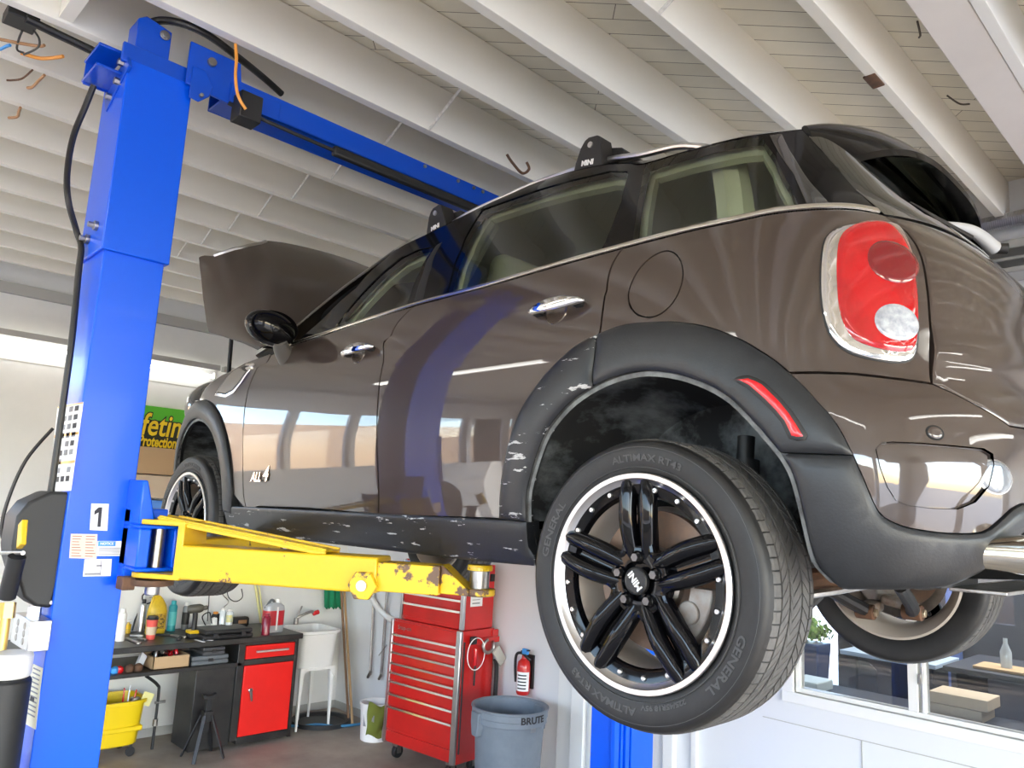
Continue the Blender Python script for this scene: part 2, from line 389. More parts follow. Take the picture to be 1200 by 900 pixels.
# head plate and saddle at the top
hp = MB().box(XP-.005, XP+.012, Y0-.035, Y1+.01, ZT-.015, ZT+.055)
hp.prism([(XP-.004, Y0+.005, ZT+.05), (XP-.004, Y0+.005, ZT+.17), (XP-.004, Y0+.03, ZT+.19), (XP-.004, Y0+.12, ZT+.17), (XP-.004, Y0+.12, ZT+.02)], (-.10, 0, 0))
hp.build('column_head', m_blued, lift, bevel=.003)
def bolt(a, b, r, n=6, washer=0, par=None, nm='column_bolt'):
    a, b = Vector(a), Vector(b); mb = MB().cyl(a, b, r, n=n)
    if washer: mb.cyl(a, a+(b-a)*.4, washer)
    return mb.build(nm, m_steel, par or lift, bevel=.001)
bolt((XP, Y0+.095, ZT+.145), (XP+.014, Y0+.095, ZT+.145), .013, washer=.018)
for (x, z) in ((XP-.07, 2.93), (XP-.15, 2.90)): bolt((x, Y0-g, z), (x, Y0-g-.03, z), .010, washer=.017)
for (x, z) in ((XP-.03, ZT-.005), (XP-.045, ZT-.07), (XP-.12, ZT-.10), (XP-.16, ZT-.03)): bolt((x, Y0-.012, z), (x, Y0-.035, z), .013)
# pulley bracket on the outer side
br = MB(); br.obox((XP-.11, Y0-.055, ZT-.045), (.085, 0, 0), (0, .045, 0), (0, 0, .005)); br.obox((XP-.11, Y0-.055, ZT+.03), (.085, 0, .0), (0, .045, 0), (0, 0, .005)); br.obox((XP-.19, Y0-.05, ZT-.01), (.005, 0, 0), (0, .045, 0), (0, 0, .045)); br.obox((XP-.08, Y0-.012, ZT-.06), (.10, 0, .05), (0, .006, 0), (-.02, 0, .03))
br.build('top_bracket', m_blued, lift, bevel=.002)
# overhead beam to the far column
ZB0, ZB1 = 3.505, 3.600; YE = 2.30
bm = MB(); bm.prism([(XP+.035, Y1-.02, ZB0), (XP+.035, Y1-.02, ZB1+.07), (XP+.035, Y1+.17, ZB1+.07), (XP+.035, Y1+.18, ZB1), (XP+.035, YE, ZB1), (XP+.035, YE, ZB0), (XP+.035, Y1+.16, ZB0), (XP+.035, Y1+.15, ZB0-.01)], (-.012, 0, 0))
bm.box(XP-.10, XP+.035, Y1+.12, YE, ZB0, ZB0+.008); bm.box(XP-.10, XP+.03, Y1+.12, YE, ZB1-.008, ZB1)
bm.box(XP-.11, XP-.10, Y1+.12, YE, ZB0, ZB1)
beam = bm.build('overhead_beam', m_blued, lift, bevel=.003)
gs = MB(); gs.prism([(XP+.036, Y1-.005, ZB0+.07), (XP+.036, Y1-.005, ZB0-.05), (XP+.036, Y1+.03, ZB0-.055), (XP+.036, Y1+.065, ZB0-.02), (XP+.036, Y1+.075, ZB0+.02), (XP+.036, Y1+.04, ZB0+.075)], (.006, 0, 0)); gs.obox((XP+.04, Y1+.24, ZB0+.035), (.004, 0, 0), (0, .10, 0), (0, 0, .038))
gs.build('beam_gusset', m_blued, beam, bevel=.002)
bolt((XP+.036, Y1+.06, ZB1+.02), (XP+.05, Y1+.06, ZB1+.02), .016, n=16, par=beam, nm='beam_bolt')
bolt((XP+.04, Y1+.035, ZB0-.03), (XP+.055, Y1+.035, ZB0-.03), .008, par=beam, nm='beam_bolt')
for y in (.52, .72, .82, .88, 1.02): bolt((XP+.036, y, ZB1-.018), (XP+.044, y, ZB1-.018), .009, par=beam, nm='beam_bolt')
MB().box(XP+.02, XP+.05, .05, 1.9, ZB0-.045, ZB0-.004).build('safety_bar', m_black, beam, bevel=.008)
MB().tube([(XP+.035, -.40, ZB0-.01), (XP+.035, -.2, ZB0-.02), (XP+.035, .08, ZB0-.025)], .008, 8).build('bar_rod', m_black, beam)
lb = at(287, 132, X=XP+.05)
sw = MB().box(XP+.03, XP+.11, lb.y-.045, lb.y+.04, lb.z-.05, lb.z+.055).build('limit_switch_box', m_black, beam, bevel=.004)
oc = tag(MB().tube([at(276, 52, X=XP+.10), at(277, 70, X=XP+.11), at(276, 90, X=XP+.12), at(279, 112, X=XP+.12), at(288, 128, X=XP+.12)], .006, 8).build('orange_cable', m_or), 'orange cable hanging from a joist to the black switch box on the blue beam', 'cable')
# far column with carriage channel
c2_ = column(2.26, 2.47, True)
c2_.build('column', m_blue, lift, bevel=.006)
fc = MB(); fc.box(XP-.18, XP-.03, 2.12, 2.25, .6, 1.9); fc.build('carriage', m_blue, lift, bevel=.006)
pf = MB()
for y in (2.075,): pf.box(XP-.02, XP+.006, 2.10, 2.14, .0, 2.6); pf.box(XP-.02, XP+.004, 2.16, 2.18, 0, 2.6); pf.box(XP-.02, XP+.006, 2.20, 2.235, 0, 2.6)
pf.build('column_rail', m_blue, lift, bevel=.003)
for y in (-.64, 2.36): MB().box(XP-.36, XP+.14, y-.2, y+.2, 0, .02).build('base_plate', m_blue, lift, bevel=.003)
# near carriage, pin and swing arms
cg = MB(); zc = 1.875
cg.box(-1.86, -1.60, Y1-.02, Y1+.10, zc-.12, zc+.12)
cg.build('carriage', m_blue, lift, bevel=.005)
yf = lambda x: at(x, 640, X=-1.50).y
ya_, yb1, yb2, yc_ = Y1-.02, yf(176), yf(203), yf(209)
za_, zb_ = 1.800, 1.946
pc = Vector((-1.535, (yb1+yb2)/2, 0))
yk = MB()
yk.prism([(-1.50, y, z) for y, z in ((ya_, za_), (yc_, za_), (yc_, zb_), (ya_, zb_))], (-.012, 0, 0)) if 0 else None
fr_ = [(ya_, za_), (yc_, za_), (yc_, zb_), (ya_, zb_)]
yk.box(-1.72, -1.50, ya_, yc_, zb_-.012, zb_); yk.box(-1.72, -1.50, ya_, yc_, za_, za_+.012)
yk.box(-1.72, -1.50, ya_, yb1, za_+.012, zb_-.012); yk.box(-1.72, -1.50, yb2, yc_, za_+.012, zb_-.012); yk.box(-1.72, -1.71, yb1, yb2, za_+.012, zb_-.012)
yk.prism([(-1.52, ya_, zb_), (-1.52, ya_, zb_+.14), (-1.52, ya_+.015, zb_+.14), (-1.52, ya_+.055, zb_)], (-.16, 0, 0))
yk.build('arm_bracket', m_blue, lift, bevel=.005)
MB().cyl(pc+Vector((0, 0, za_+.005)), pc+Vector((0, 0, zb_-.005)), .020, n=28).build('pivot_pin', m_steel, lift, bevel=.003)
def arm(a, b, w, h, tip, bolts=True):
    """a pivot, b pad position"""
    a, b = Vector(a), Vector(b); d = (b-a); L = d.length; d.normalize(); sd = Vector((d.y, -d.x, 0)); z = Vector((0, 0, 1))
    mb = MB(); s0 = a+d*.12; s1 = a+d*(L-.30)
    mb.obox((s0+s1)/2, d*((s1-s0).length/2), sd*w/2, z*h/2)
    root = mb.build('swing_arm', m_yel, lift, bevel=.006)
    # forked root above and below the bracket
    mb = MB()
    for k, zz in ((1, zb_+.002-a.z), (-1, za_-.002-a.z)):
        c = a+z*zz; ring = [c+(d*math.cos(t)+sd*math.sin(t))*.066 for t in (PI/2+PI*i/14 for i in range(15))]+[c+d*.13-sd*w/2, c+d*.13+sd*w/2]
        mb.prism(ring, z*.016*k)
    zm_ = (za_+zb_)/2-a.z; mb.obox(a+d*.118+z*zm_, d*.012, sd*w/2, z*((zb_-za_)/2+.018)); mb.build('arm_fork', m_yel, root, bevel=.003)
    mb = MB(); q0 = a+z*(zb_+.022-a.z)+d*.03; q1 = a+d*.60+z*(h/2+.004)
    for s in (-1, 1): mb.beam(q0+sd*s*w*.40, q1+sd*s*w*.40, .012, .022)
    mb.prism([q0-sd*w*.5, q0+sd*w*.5, q1+sd*w*.46, q1-sd*w*.46], z*.006)
    mb.build('arm_rib', m_yel, root, bevel=.002)
    mb = MB(); e0 = a+d*(L-.42); e1 = b-d*.11
    mb.obox((e0+e1)/2-z*.004, d*((e1-e0).length/2), sd*w*.42, z*h*.40); 
    e2 = b-d*.11; mb.prism([e2-sd*w*.42-z*h*.40, e2-sd*w*.42+z*h*.40, b-sd*w*.3-d*.02-z*.025, b-sd*w*.3-d*.02-z*h*.40], sd*w*.72)
    mb.prism([b+(d*math.cos(t)+sd*math.sin(t))*.05-z*h*.40 for t in (2*PI*i/20 for i in range(20))], z*.02)
    mb.build('arm_extension', m_yelw, root, bevel=.003)
    mb = MB(); c = a+d*(L-.335)+sd*(w/2)-z*.03
    mb.prism([c+d*math.cos(t)*.045+z*math.sin(t)*.045 for t in (2*PI*i/6 for i in range(6))], sd*.02); mb.build('lock_boss', m_yelw, root, bevel=.003)
    MB().cyl(c+sd*.018, c+sd*.026, .016).build('lock_bolt', m_alu, root)
    mb = MB().cyl(b-z*.03, b+z*.03, .030, n=28); mb.cyl(b-z*.045, b-z*.03, .038); mb.build('lift_pad', m_steel, root, bevel=.002)
    MB().lathe([(.0, .046), (.036, .046), (.038, .04), (.038, .03), (.0, .03)], c=b).build('pad_rim', m_yel, root)
    return root
arm((pc.x, pc.y, 1.838), (-.665, .135, 1.84), .13, .105, 0)
arm((-1.66, pc.y, 1.845), (-2.02, .22, 1.845), .11, .095, 0)
# rusty lock gear below the bracket
mb = MB().lathe([(.0, 0), (.062, 0), (.066, .006), (.066, .020), (0, .020)], c=(pc.x-.01, pc.y, za_-.046), n=14); mb.build('arm_lock_gear', m_rust, lift, bevel=.002)
MB().cyl((pc.x, pc.y, za_-.075), (pc.x, pc.y, za_-.04), .022).build('pin_foot', m_steel, lift, bevel=.003)
MB().obox((pc.x-.04, pc.y-.07, za_-.04), (.03, 0, 0), (0, .02, 0), (0, 0, .02)).build('lock_pawl', m_rust, lift, bevel=.004)
pb = at(164, 600, X=-1.56); bolt((pb.x, pb.y, zb_), (pb.x, pb.y, zb_+.045), .010, washer=.012, nm='pin_head')
# cover box on the outer face
CVX = -1.665
cq = [at(x, y, X=CVX) for x, y in ((60, 576), (88, 577), (80, 620), (70, 680), (60, 713), (42, 711), (28, 700), (15, 655), (14, 640), (20, 605), (34, 588))]
cv = MB().prism(cq, (-.16, 0, 0))
cover = cv.build('lock_cover', m_black, lift, bevel=.010, seg=4)
for x, z in ((81, 597), (60, 706)): q_ = at(x, z, X=CVX); MB().cyl(q_-Vector((.002, 0, 0)), q_+Vector((.004, 0, 0)), .006).build('cover_screw', m_steel, cover)
# stickers on the column: paper plates with printing
def sticker(name, p0, p1, p2, p3, m, face, par, lines=(), txt=()):
    """corners TL TR BR BL given on the face plane"""
    n = Vector(face); q = [p+n*.0012 for p in (p0, p1, p2, p3)]
    mb = MB().prism(q, -n*.001); s = mb.build(name, m, par, smooth=False)
    def uv(u, v): return (q[0]*(1-u)+q[1]*u)*(1-v)+(q[3]*(1-u)+q[2]*u)*v+n*.0006
    if lines:
        byc = {}
        for (u0, v0, u1, v1, mm) in lines: byc.setdefault(mm.name, (mm, []))[1].append((u0, v0, u1, v1))
        for mm, L in byc.values():
            mb = MB()
            for u0, v0, u1, v1 in L: mb.add([uv(u0, v0), uv(u1, v0), uv(u1, v1), uv(u0, v1)], [(0, 1, 2, 3)])
            mb.build('printed_marks', mm, s, smooth=False, fix=False)
    for (t, u, v, sz, mm) in txt:
        mb = MB().text(t, sz, uv(u, v), q[1]-q[0], q[0]-q[3], bold=sz*.02); mb.build('printed_text', mm, s, smooth=False)
    return s
def FX(x, y): return at(x, y, X=XP)
def FY(x, y): return at(x, y, Y=Y0)
fx = (1, 0, 0); fy_ = (0, -1, 0)
sticker('number_plate', FX(107, 590), FX(127.5, 590.5), FX(125.5, 622), FX(105, 621), m_paper, fx, lift)
np_ = [(110.6, 599), (115.5, 594.5), (119.8, 594.5), (117.8, 617.5), (114.0, 617.5), (115.4, 600.5), (110.4, 603.5)]
MB().prism([at(x, y, X=XP+.0014) for x, y in np_], (.0006, 0, 0)).build('painted_number', m_ink, next(o for o in COL.objects if o.name == 'number_plate'), smooth=False)
rows_ = [(.06+.5*c, .08+.115*r, .06+.5*c+random.uniform(.25, .42), .11+.115*r, m_inkr) for r in range(8) for c in range(2)]
sticker('warning_label', FX(83, 625.5), FX(114, 626), FX(113, 655), FX(81, 654), m_pink, fx, lift, lines=rows_)
sticker('notice_label', FX(114.5, 634), FX(143.5, 634), FX(142, 651.5), FX(113.2, 651.5), m_paper, fx, lift, lines=[(.02, .02, .72, .34, m_sky)]+[(.05, .45+.13*r, .93, .50+.13*r, m_inkg) for r in range(4)], txt=(('NOTICE', .37, .18, .011, m_paper),))
sticker('serial_label', FX(99, 655.5), FX(131, 655), FX(129.5, 675), FX(97, 675.5), m_paper, fx, lift, lines=[(.05, .80, .62, .92, m_inkg), (.45, .35, .65, .42, m_ink), (.60, .05, .63, .95, m_inkg), (.06, .55, .3, .58, m_inkg)])
ln = [(.06+.22*c, .03+.10*r, .06+.22*c+.15, .09+.10*r, random.choice((m_ink, m_inkg))) for r in range(9) for c in range(4) if random.random() < .8]+[(0, .34, 1, .37, m_brass), (0, .66, 1, .69, m_brass), (0, .0, 1, .02, m_brass)]
sticker('caution_placard', FY(68, 477), FY(98, 471), FY(83.5, 575), FY(57, 577), m_paper, fy_, lift, lines=ln)
ln = [(.08, .05+.075*r, .45, .075+.075*r, m_inkg) for r in range(11)]+[(.55, .05+.075*r, .92, .075+.075*r, m_inkg) for r in range(11)]+[(.2, .30, .4, .46, m_ink), (.6, .52, .8, .6, m_ink), (.25, .62, .45, .7, m_ink)]
sticker('instruction_placard', FY(29, 773), FY(50.5, 783), FY(42, 855), FY(17, 841), m_cream2, fy_, lift, lines=ln)
# hose up the outer side of the column
def on(x, y, Y): return at(x, y, Y=Y)
tag(MB().tube([at(110, 100, Y=-.80), at(100, 125, Y=-.81), at(86, 160, Y=-.83), at(79, 200, Y=-.84), at(80, 235, Y=-.83), at(90, 272, Y=-.78), at(95, 290, Y=-.765), at(92, 320, Y=-.765), at(84, 400, Y=-.765), at(73, 480, Y=-.765), at(62, 560, Y=-.765), at(58, 585, Y=-.765)], .0105, 10).build('hydraulic_hose', m_hose), 'black hydraulic hose running down the outer side of the blue lift column', 'hose')
tag(MB().tube([at(176, 27, X=-1.70), at(190, 24, X=-1.68), at(215, 28, X=-1.60), at(245, 42, X=-1.60), at(280, 68, X=-1.66), at(310, 92, X=-1.80), at(330, 110, X=-1.84)], .014, 10).build('cable_loop', m_hose), 'thick black cable looping over the top of the blue beam', 'cable')
tag(MB().tube([at(30, 22, Z=3.70), at(80, 46, Z=3.70), at(135, 72, Z=3.69)], .016, 10).build('power_conduit', m_hose), 'straight black conduit running under the joists to the lift column', 'conduit')
eb = at(24, 28, Z=3.70)
tag(MB().obox(eb+Vector((0, 0, .02)), (.05, 0, 0), (0, .05, 0), (0, 0, .02)).build('junction_box', m_black, bevel=.004), 'dark electrical box with loose wires at the upper left ceiling', 'electrical box')
for i, (pts, m, r, lab) in enumerate((
    (((26, 36), (22, 46), (20, 58), (28, 62)), m_hose, .004, 'short black loose wire below the ceiling electrical box'),
    (((0, 46), (20, 50), (45, 54), (52, 53)), m_copper, .006, 'cut yellow cable end reaching right from the picture edge'),
    (((24, 62), (45, 68), (60, 68), (74, 66)), m_or, .007, 'cut orange cable end hanging under the ceiling box'),
    (((52, 88), (45, 95), (38, 102), (32, 103)), m_copper, .006, 'frayed cable stub between the upper left joists'),
    (((24, 126), (22, 131), (20, 137), (10, 138)), m_copper, .006, 'lowest frayed cable stub at the left ceiling'),
    (((38, 82), (26, 92), (14, 94), (8, 94)), m_rust, .004, 'thin rusty wire end beside the cable stub on a left joist'),
    (((40, 36), (46, 46), (44, 56), (28, 64)), m_hose, .004, 'black wire curling from the ceiling electrical box to the orange cable'),
    (((0, 58), (8, 54), (12, 53)), m_sky, .006, 'blue wire nut end at the left edge by the ceiling wires'))):
    tag(MB().tube([at(x, y, Z=3.69-.03*(i > 2)) for x, y in pts], r, 6).build('loose_wire', m), lab, 'wire')
tag(MB().tube([at(62, 502, X=-2.1), at(30, 540, X=-2.1), at(8, 590, X=-2.1), at(2, 625, X=-2.1), at(12, 645, X=-2.1)], .006, 8).build('thin_hose', m_hose), 'thin black hose curving left of the blue column to the pump', 'hose')
# pump unit beside the column
pu = thing('hydraulic_pump', 'white and black hydraulic power unit with brass valve left of the blue column', 'pump', (-1.95, -.86, 1.0))
a = at(18, 640, Y=-.84); b = at(5, 800, Y=-.84); c = at(8, 745, Y=-.84)
px_ = -1.62; MB().cyl((px_, -.835, 1.495), (px_, -.835, 1.565), .060, n=32).build('motor_housing', m_wht, pu, bevel=.01)
MB().cyl((px_, -.835, 1.02), (px_, -.835, 1.494), .064, n=32).build('oil_tank', m_black, pu, bevel=.01)
MB().cyl((px_-.05, -.85, 1.565), (px_-.06, -.85, 1.70), .014).cyl((px_-.055, -.85, 1.655), (px_-.06, -.85, 1.70), .024, n=6).build('brass_valve', m_brass, pu)
t = at(0, 648, Y=-.86); t2 = at(27, 648, Y=-.86)
MB().cyl(t, t2, .006).build('release_lever', m_steel, pu)
MB().cyl(at(20, 652, Y=-.86), at(8, 700, Y=-.86), .024).build('pressure_tube', m_black, pu)
yl = at(26, 626, Y=-.87); MB().obox(yl, (.02, 0, .008), (0, .008, 0), (-.01, 0, .035)).build('yellow_tag', m_yel, pu, bevel=.003)
oj = at(30, 745, Y=Y0-.03)
ob_ = thing('outlet_box', 'grey metal electrical box with round knockouts on the left of the column', 'electrical box', (oj.x, oj.y, 1.3))
q = [FY(12, 738), FY(46, 724)]
ctr = at(58, 0, Y=Y0) if 0 else None
z1_, z0_ = at(33, 726, Y=Y0-.06).z, at(30, 764, Y=Y0-.06).z
xa, xb2 = at(13, 745, Y=Y0-.06).x, at(34, 745, Y=Y0-.06).x
bx = MB().box(xa, xb2, Y0-.06, Y0-.002, z0_, z1_).build('box_body', m_alu, ob_, bevel=.003)
for u in (.3, .7):
    for v in (.25, .5, .75): MB().lathe([(.011, 0), (.009, .002), (.0, .0015)], c=(xa+(xb2-xa)*u, Y0-.06, z0_+(z1_-z0_)*v), axis=(0, -1, 0), n=16).build('knockout', m_steel, bx)
MB().cyl(((xa+xb2)/2, Y0-.03, z1_), ((xa+xb2)/2, Y0-.03, 1.80), .014).cyl(((xa+xb2)/2, Y0-.03, z1_), ((xa+xb2)/2, Y0-.03, z1_+.03), .020, n=6).build('conduit_connector', m_alu, ob_)
# ------------------------------------------------------------------ the car
ZH = 1.908          # height of the hanging rear hub above the floor
YC = .885           # centre plane of the car
def itp(x, T):
    if x <= T[0][0]: return T[0][1]
    for (a, p), (b, q) in zip(T, T[1:]):
        if x <= b:
            t = (x-a)/(b-a); return p+(q-p)*t
    return T[-1][1]
def smooth_table(T, k=8):
    """cubic resample of a table so that the panels have no kinks"""
    P = catmull([Vector((a, b, 0)) for a, b in T], k); return [(p.x, p.y) for p in P]
T_IN = smooth_table([(-.2, .16), (-.08, .085), (0, .055), (.08, .032), (.16, .020), (.28, .010), (.40, .006), (.52, .010), (.62, .020), (.72, .040), (.80, .064), (.86, .092), (.95, .125), (1.05, .167), (1.15, .214), (1.21, .250), (1.26, .31), (1.30, .42)])
T_AR = smooth_table([(-.2, .56), (-.08, .63), (0, .685), (.1, .73), (.2, .748), (.32, .748), (.39, .735), (.44, .712), (.52, .695), (.65, .670), (.75, .635), (.85, .560), (.95, .470), (1.05, .400), (1.15, .345), (1.21, .315), (1.26, .28), (1.30, .24)])
T_N = smooth_table([(-.2, 3.6), (.2, 3.8), (.35, 3.5), (.5, 3.1), (.8, 3.1), (1.0, 3.6), (1.3, 4.)])
T_XF = smooth_table([(-.2, -2.2), (.6, -2.2), (.72, -2.05), (.84, -1.80), (1.0, -1.48), (1.15, -1.15), (1.3, -.9)])
T_AF = smooth_table([(-.2, 1.12), (.3, 1.17), (.6, 1.05), (.72, .82), (.84, .62), (1.0, .56), (1.15, .52), (1.3, .48)])
T_NF = smooth_table([(-.2, 3.0), (.6, 3.0), (.84, 3.0), (1.3, 3.)])
def surf(U, z):
    ins = itp(z, T_IN); b = YC-ins
    if U < -2.2:
        ph = (-2.2-U)/.8; n = itp(z, T_NF); a = itp(z, T_AF); x0 = itp(z, T_XF)
        r = (abs(math.cos(ph))**n+abs(math.sin(ph))**n)**(-1/n)
        return Vector((x0-a*r*math.sin(ph), YC-b*r*math.cos(ph), ZH+z))
    if U > 0:
        ph = U/.8; n = itp(z, T_N); a = itp(z, T_AR)
        r = (abs(math.cos(ph))**n+abs(math.sin(ph))**n)**(-1/n)
        return Vector((a*r*math.sin(ph), YC-b*r*math.cos(ph), ZH+z))
    return Vector((U*(-itp(z, T_XF)/2.2), ins, ZH+z))
def snorm(U, z, e=.004):
    du = surf(U+e, z)-surf(U-e, z); dz = surf(U, z+e)-surf(U, z-e)
    n = du.cross(dz); n.normalize(); return n
# lookup grid for surveying outlines on the body surface
GU = [-3.45+.025*i for i in range(int((3.45+PI*.8)/.025)+1)]; GZ = [-.18+.025*i for i in range(60)]
_gv = [surf(u, z) for z in GZ for u in GU]; _nu = len(GU); _gf = []
for j in range(len(GZ)-1):
    for i in range(_nu-1): _gf.append((j*_nu+i, j*_nu+i+1, (j+1)*_nu+i+1, (j+1)*_nu+i))
BV = BVHTree.FromPolygons(_gv, _gf)
def P(x, y):
    """outline point on the body surface -> surface coordinates"""
    d = Vector(ray(x, y)).normalized(); hit, n, fi, ds = BV.ray_cast(Vector(CAM), d)
    if hit is None:      # line of sight grazes the edge of the body: take the closest surface point
        best = min(((BV.find_nearest(Vector(CAM)+d*(1.2+.02*i))) for i in range(220)), key=lambda r: r[3]); fi = best[2]
        j, i = divmod(fi, _nu-1); return (GU[i]+.0125, GZ[j]+.0125)
    j, i = divmod(fi, _nu-1); best = None
    U, z = GU[i]+.0125, GZ[j]+.0125
    for _ in range(4):
        p = surf(U, z); e = 1e-3
        a = (surf(U+e, z)-p)/e; b = (surf(U, z+e)-p)/e; o = p-Vector(CAM)
        # solve p + a*s + b*t = CAM + d*k
        m3 = Matrix((( a.x, b.x, -d.x), (a.y, b.y, -d.y), (a.z, b.z, -d.z)))
        try: s = m3.inverted() @ (-o)
        except Exception: break
        U += max(-.05, min(.05, s.x)); z += max(-.05, min(.05, s.y))
    return (U, z)
def PP(*pts): return [P(*p) for p in pts]
def X(x, z):
    """body coordinates of a point at length x, height z on the straight flank"""
    x0 = itp(z, T_XF)
    if x0 <= x <= 0: return (x*2.2/(-x0), z)
    best = None
    lo, hi = (0, .8*PI/2) if x > 0 else (-2.2-.8*PI/2, -2.2)
    for _ in range(40):
        m = (lo+hi)/2
        if surf(m, z).x < x: lo = m
        else: hi = m
    return (lo, z)
def resample(L, h, closed=True):
    out = []; n = len(L)
    for i in range(n if closed else n-1):
        a = np.array(L[i]); b = np.array(L[(i+1) % n]); d = np.linalg.norm(b-a); k = max(1, int(math.ceil(d/h)))
        for j in range(k): out.append(a+(b-a)*j/k)
    return np.array(out)
def curve2(L, k=5):
    """smooth open polyline through surface points"""
    return [(p.x, p.y) for p in catmull([Vector((a, b, 0)) for a, b in L], k)]
def inpoly(pts, poly):
    x, y = pts[:, 0], pts[:, 1]; c = np.zeros(len(pts), bool); n = len(poly)
    for i in range(n):
        x1, y1 = poly[i]; x2, y2 = poly[(i+1) % n]
        m = ((y1 > y) != (y2 > y))
        if abs(y2-y1) > 1e-12: c ^= m & (x < (x2-x1)*(y-y1)/(y2-y1)+x1)
    return c
def dist(pts, poly):
    d = np.full(len(pts), 1e9); n = len(poly)
    for i in range(n):
        a = np.array(poly[i]); b = np.array(poly[(i+1) % n]); ab = b-a; L = ab@ab
        if L < 1e-14: continue
        t = np.clip(((pts-a)@ab)/L, 0, 1); d = np.minimum(d, np.linalg.norm(pts-(a+t[:, None]*ab), axis=1))
    return d
def offset(L, g):
    """move a closed ring inward by g"""
    L = np.array(L); n = len(L); ar = 0
    for i in range(n): ar += L[i][0]*L[(i+1) % n][1]-L[(i+1) % n][0]*L[i][1]
    s = 1 if ar > 0 else -1
    t = np.roll(L, -1, 0)-np.roll(L, 1, 0); ln = np.linalg.norm(t, axis=1); ln[ln == 0] = 1; t /= ln[:, None]
    return L+s*g*np.stack([-t[:, 1], t[:, 0]], 1)
def closed(L, k=5):
    n = len(L); out = []
    for i in range(n):
        p = [Vector((L[(i+j) % n][0], L[(i+j) % n][1], 0)) for j in (-1, 0, 1, 2)]
        for j in range(k):
            t = j/k; v = .5*((2*p[1])+(p[2]-p[0])*t+(2*p[0]-5*p[1]+4*p[2]-p[3])*t*t+(-p[0]+3*p[1]-3*p[2]+p[3])*t**3); out.append((v.x, v.y))
    return out
def panel(name, loop, mt, parent, off=0., gap=.0028, skirt=.016, res=.028, holes=(), rnd=.0025, far=False, prof=None, ang=40, warp=None, holegap=0.):
    loop = resample(loop, res*.6); loop = offset(loop, gap) if gap else loop
    hs = [resample(h, res*.6) for h in holes]
    if holegap: hs = [offset(h, -holegap) for h in hs]
    pts = []; rows = []
    mn, mx = loop.min(0), loop.max(0)
    gx = np.arange(mn[0], mx[0], res); gy = np.arange(mn[1], mx[1], res*.866)
    G = np.array([(x+(res/2 if j % 2 else 0), y) for j, y in enumerate(gy) for x in gx]) if len(gx) and len(gy) else np.zeros((0, 2))
    if len(G):
        k = inpoly(G, loop) & (dist(G, loop) > res*.5)
        for h in hs: k &= ~inpoly(G, h) & (dist(G, h) > res*.5)
        G = G[k]
    extra = []
    for e in (rnd, rnd*2.6):
        E_ = offset(loop, e); k = inpoly(E_, loop) & (dist(E_, loop) > e*.8)
        extra.append(E_[k])
        for h in hs:
            H_ = offset(h, -e); k = ~inpoly(H_, h) & (dist(H_, h) > e*.8) & inpoly(H_, loop); extra.append(H_[k])
    verts = [tuple(p) for p in loop]; edges = [(i, (i+1) % len(loop)) for i in range(len(loop))]
    for h in hs:
        b = len(verts); verts += [tuple(p) for p in h]; edges += [(b+i, b+(i+1) % len(h)) for i in range(len(h))]
    nb = len(verts)
    for E_ in extra: verts += [tuple(p) for p in E_]
    verts += [tuple(p) for p in G]
    r = delaunay_2d_cdt([Vector(v) for v in verts], edges, [], 0, 1e-6)
    V2 = np.array([tuple(v) for v in r[0]]); F2 = [tuple(f) for f in r[2]]
    cen = np.array([V2[list(f)].mean(0) for f in F2]); k = inpoly(cen, loop)
    for h in hs: k &= ~inpoly(cen, h)
    F2 = [f for f, q in zip(F2, k) if q]
    D = dist(V2, loop)
    for h in hs: D = np.minimum(D, dist(V2, h))
    v3 = []; nr = []
    for (U, z), d in zip(V2, D):
        p = surf(U, z); n = snorm(U, z); t = min(1, d/(rnd*2.6)); o = off-rnd*(1-t)**2 if rnd else off
        if prof: o += prof(U, z, d)
        q = p+n*o
        if warp: q = warp(q, U, z)
        v3.append(q); nr.append(n)
    # boundary skirt
    cnt = {}
    for f in F2:
        for a, b in zip(f, f[1:]+f[:1]): cnt[(a, b)] = 1
    bd = [(a, b) for (a, b) in cnt if (b, a) not in cnt]
    F = list(F2)
    if skirt:
        mp = {}; cc = sum(v3, Vector())/len(v3); nr0 = list(nr)
        for a, b in bd:
            for q in (a, b):
                if q not in mp:
                    t = (v3[b]-v3[a]).normalized(); sdn = t.cross(nr0[q]).normalized()
                    mp[q] = len(v3); v3.append(v3[q].copy()); nr.append(sdn); v3.append(v3[q]-nr0[q]*skirt); nr.append(sdn)
        for a, b in bd: F.append((mp[b], mp[a], mp[a]+1, mp[b]+1))
    if far:
        v3 = [Vector((p.x, 2*YC-p.y, p.z)) for p in v3]; F = [f[::-1] for f in F]; nr = [Vector((p.x, -p.y, p.z)) for p in nr]
    mb = MB(); mb.add(v3, F)
    o = mb.build(name, mt, parent, fix=False, ang=ang)
    if prof is None and warp is None and name in ('front_wing', 'front_door', 'rear_door', 'rear_quarter_panel', 'fuel_flap', 'rear_bumper', 'bumper_recess', 'window_frame', 'front_door_window', 'rear_door_window', 'quarter_window', 'rear_window', 'windscreen', 'rear_window_surround'):
        o.data.normals_split_custom_set_from_vertices([tuple(n) for n in nr])
    return o

car = thing('car', 'brown compact hatchback with black roof raised on the blue lift, bonnet open', 'car', (-1.3, YC, ZH))

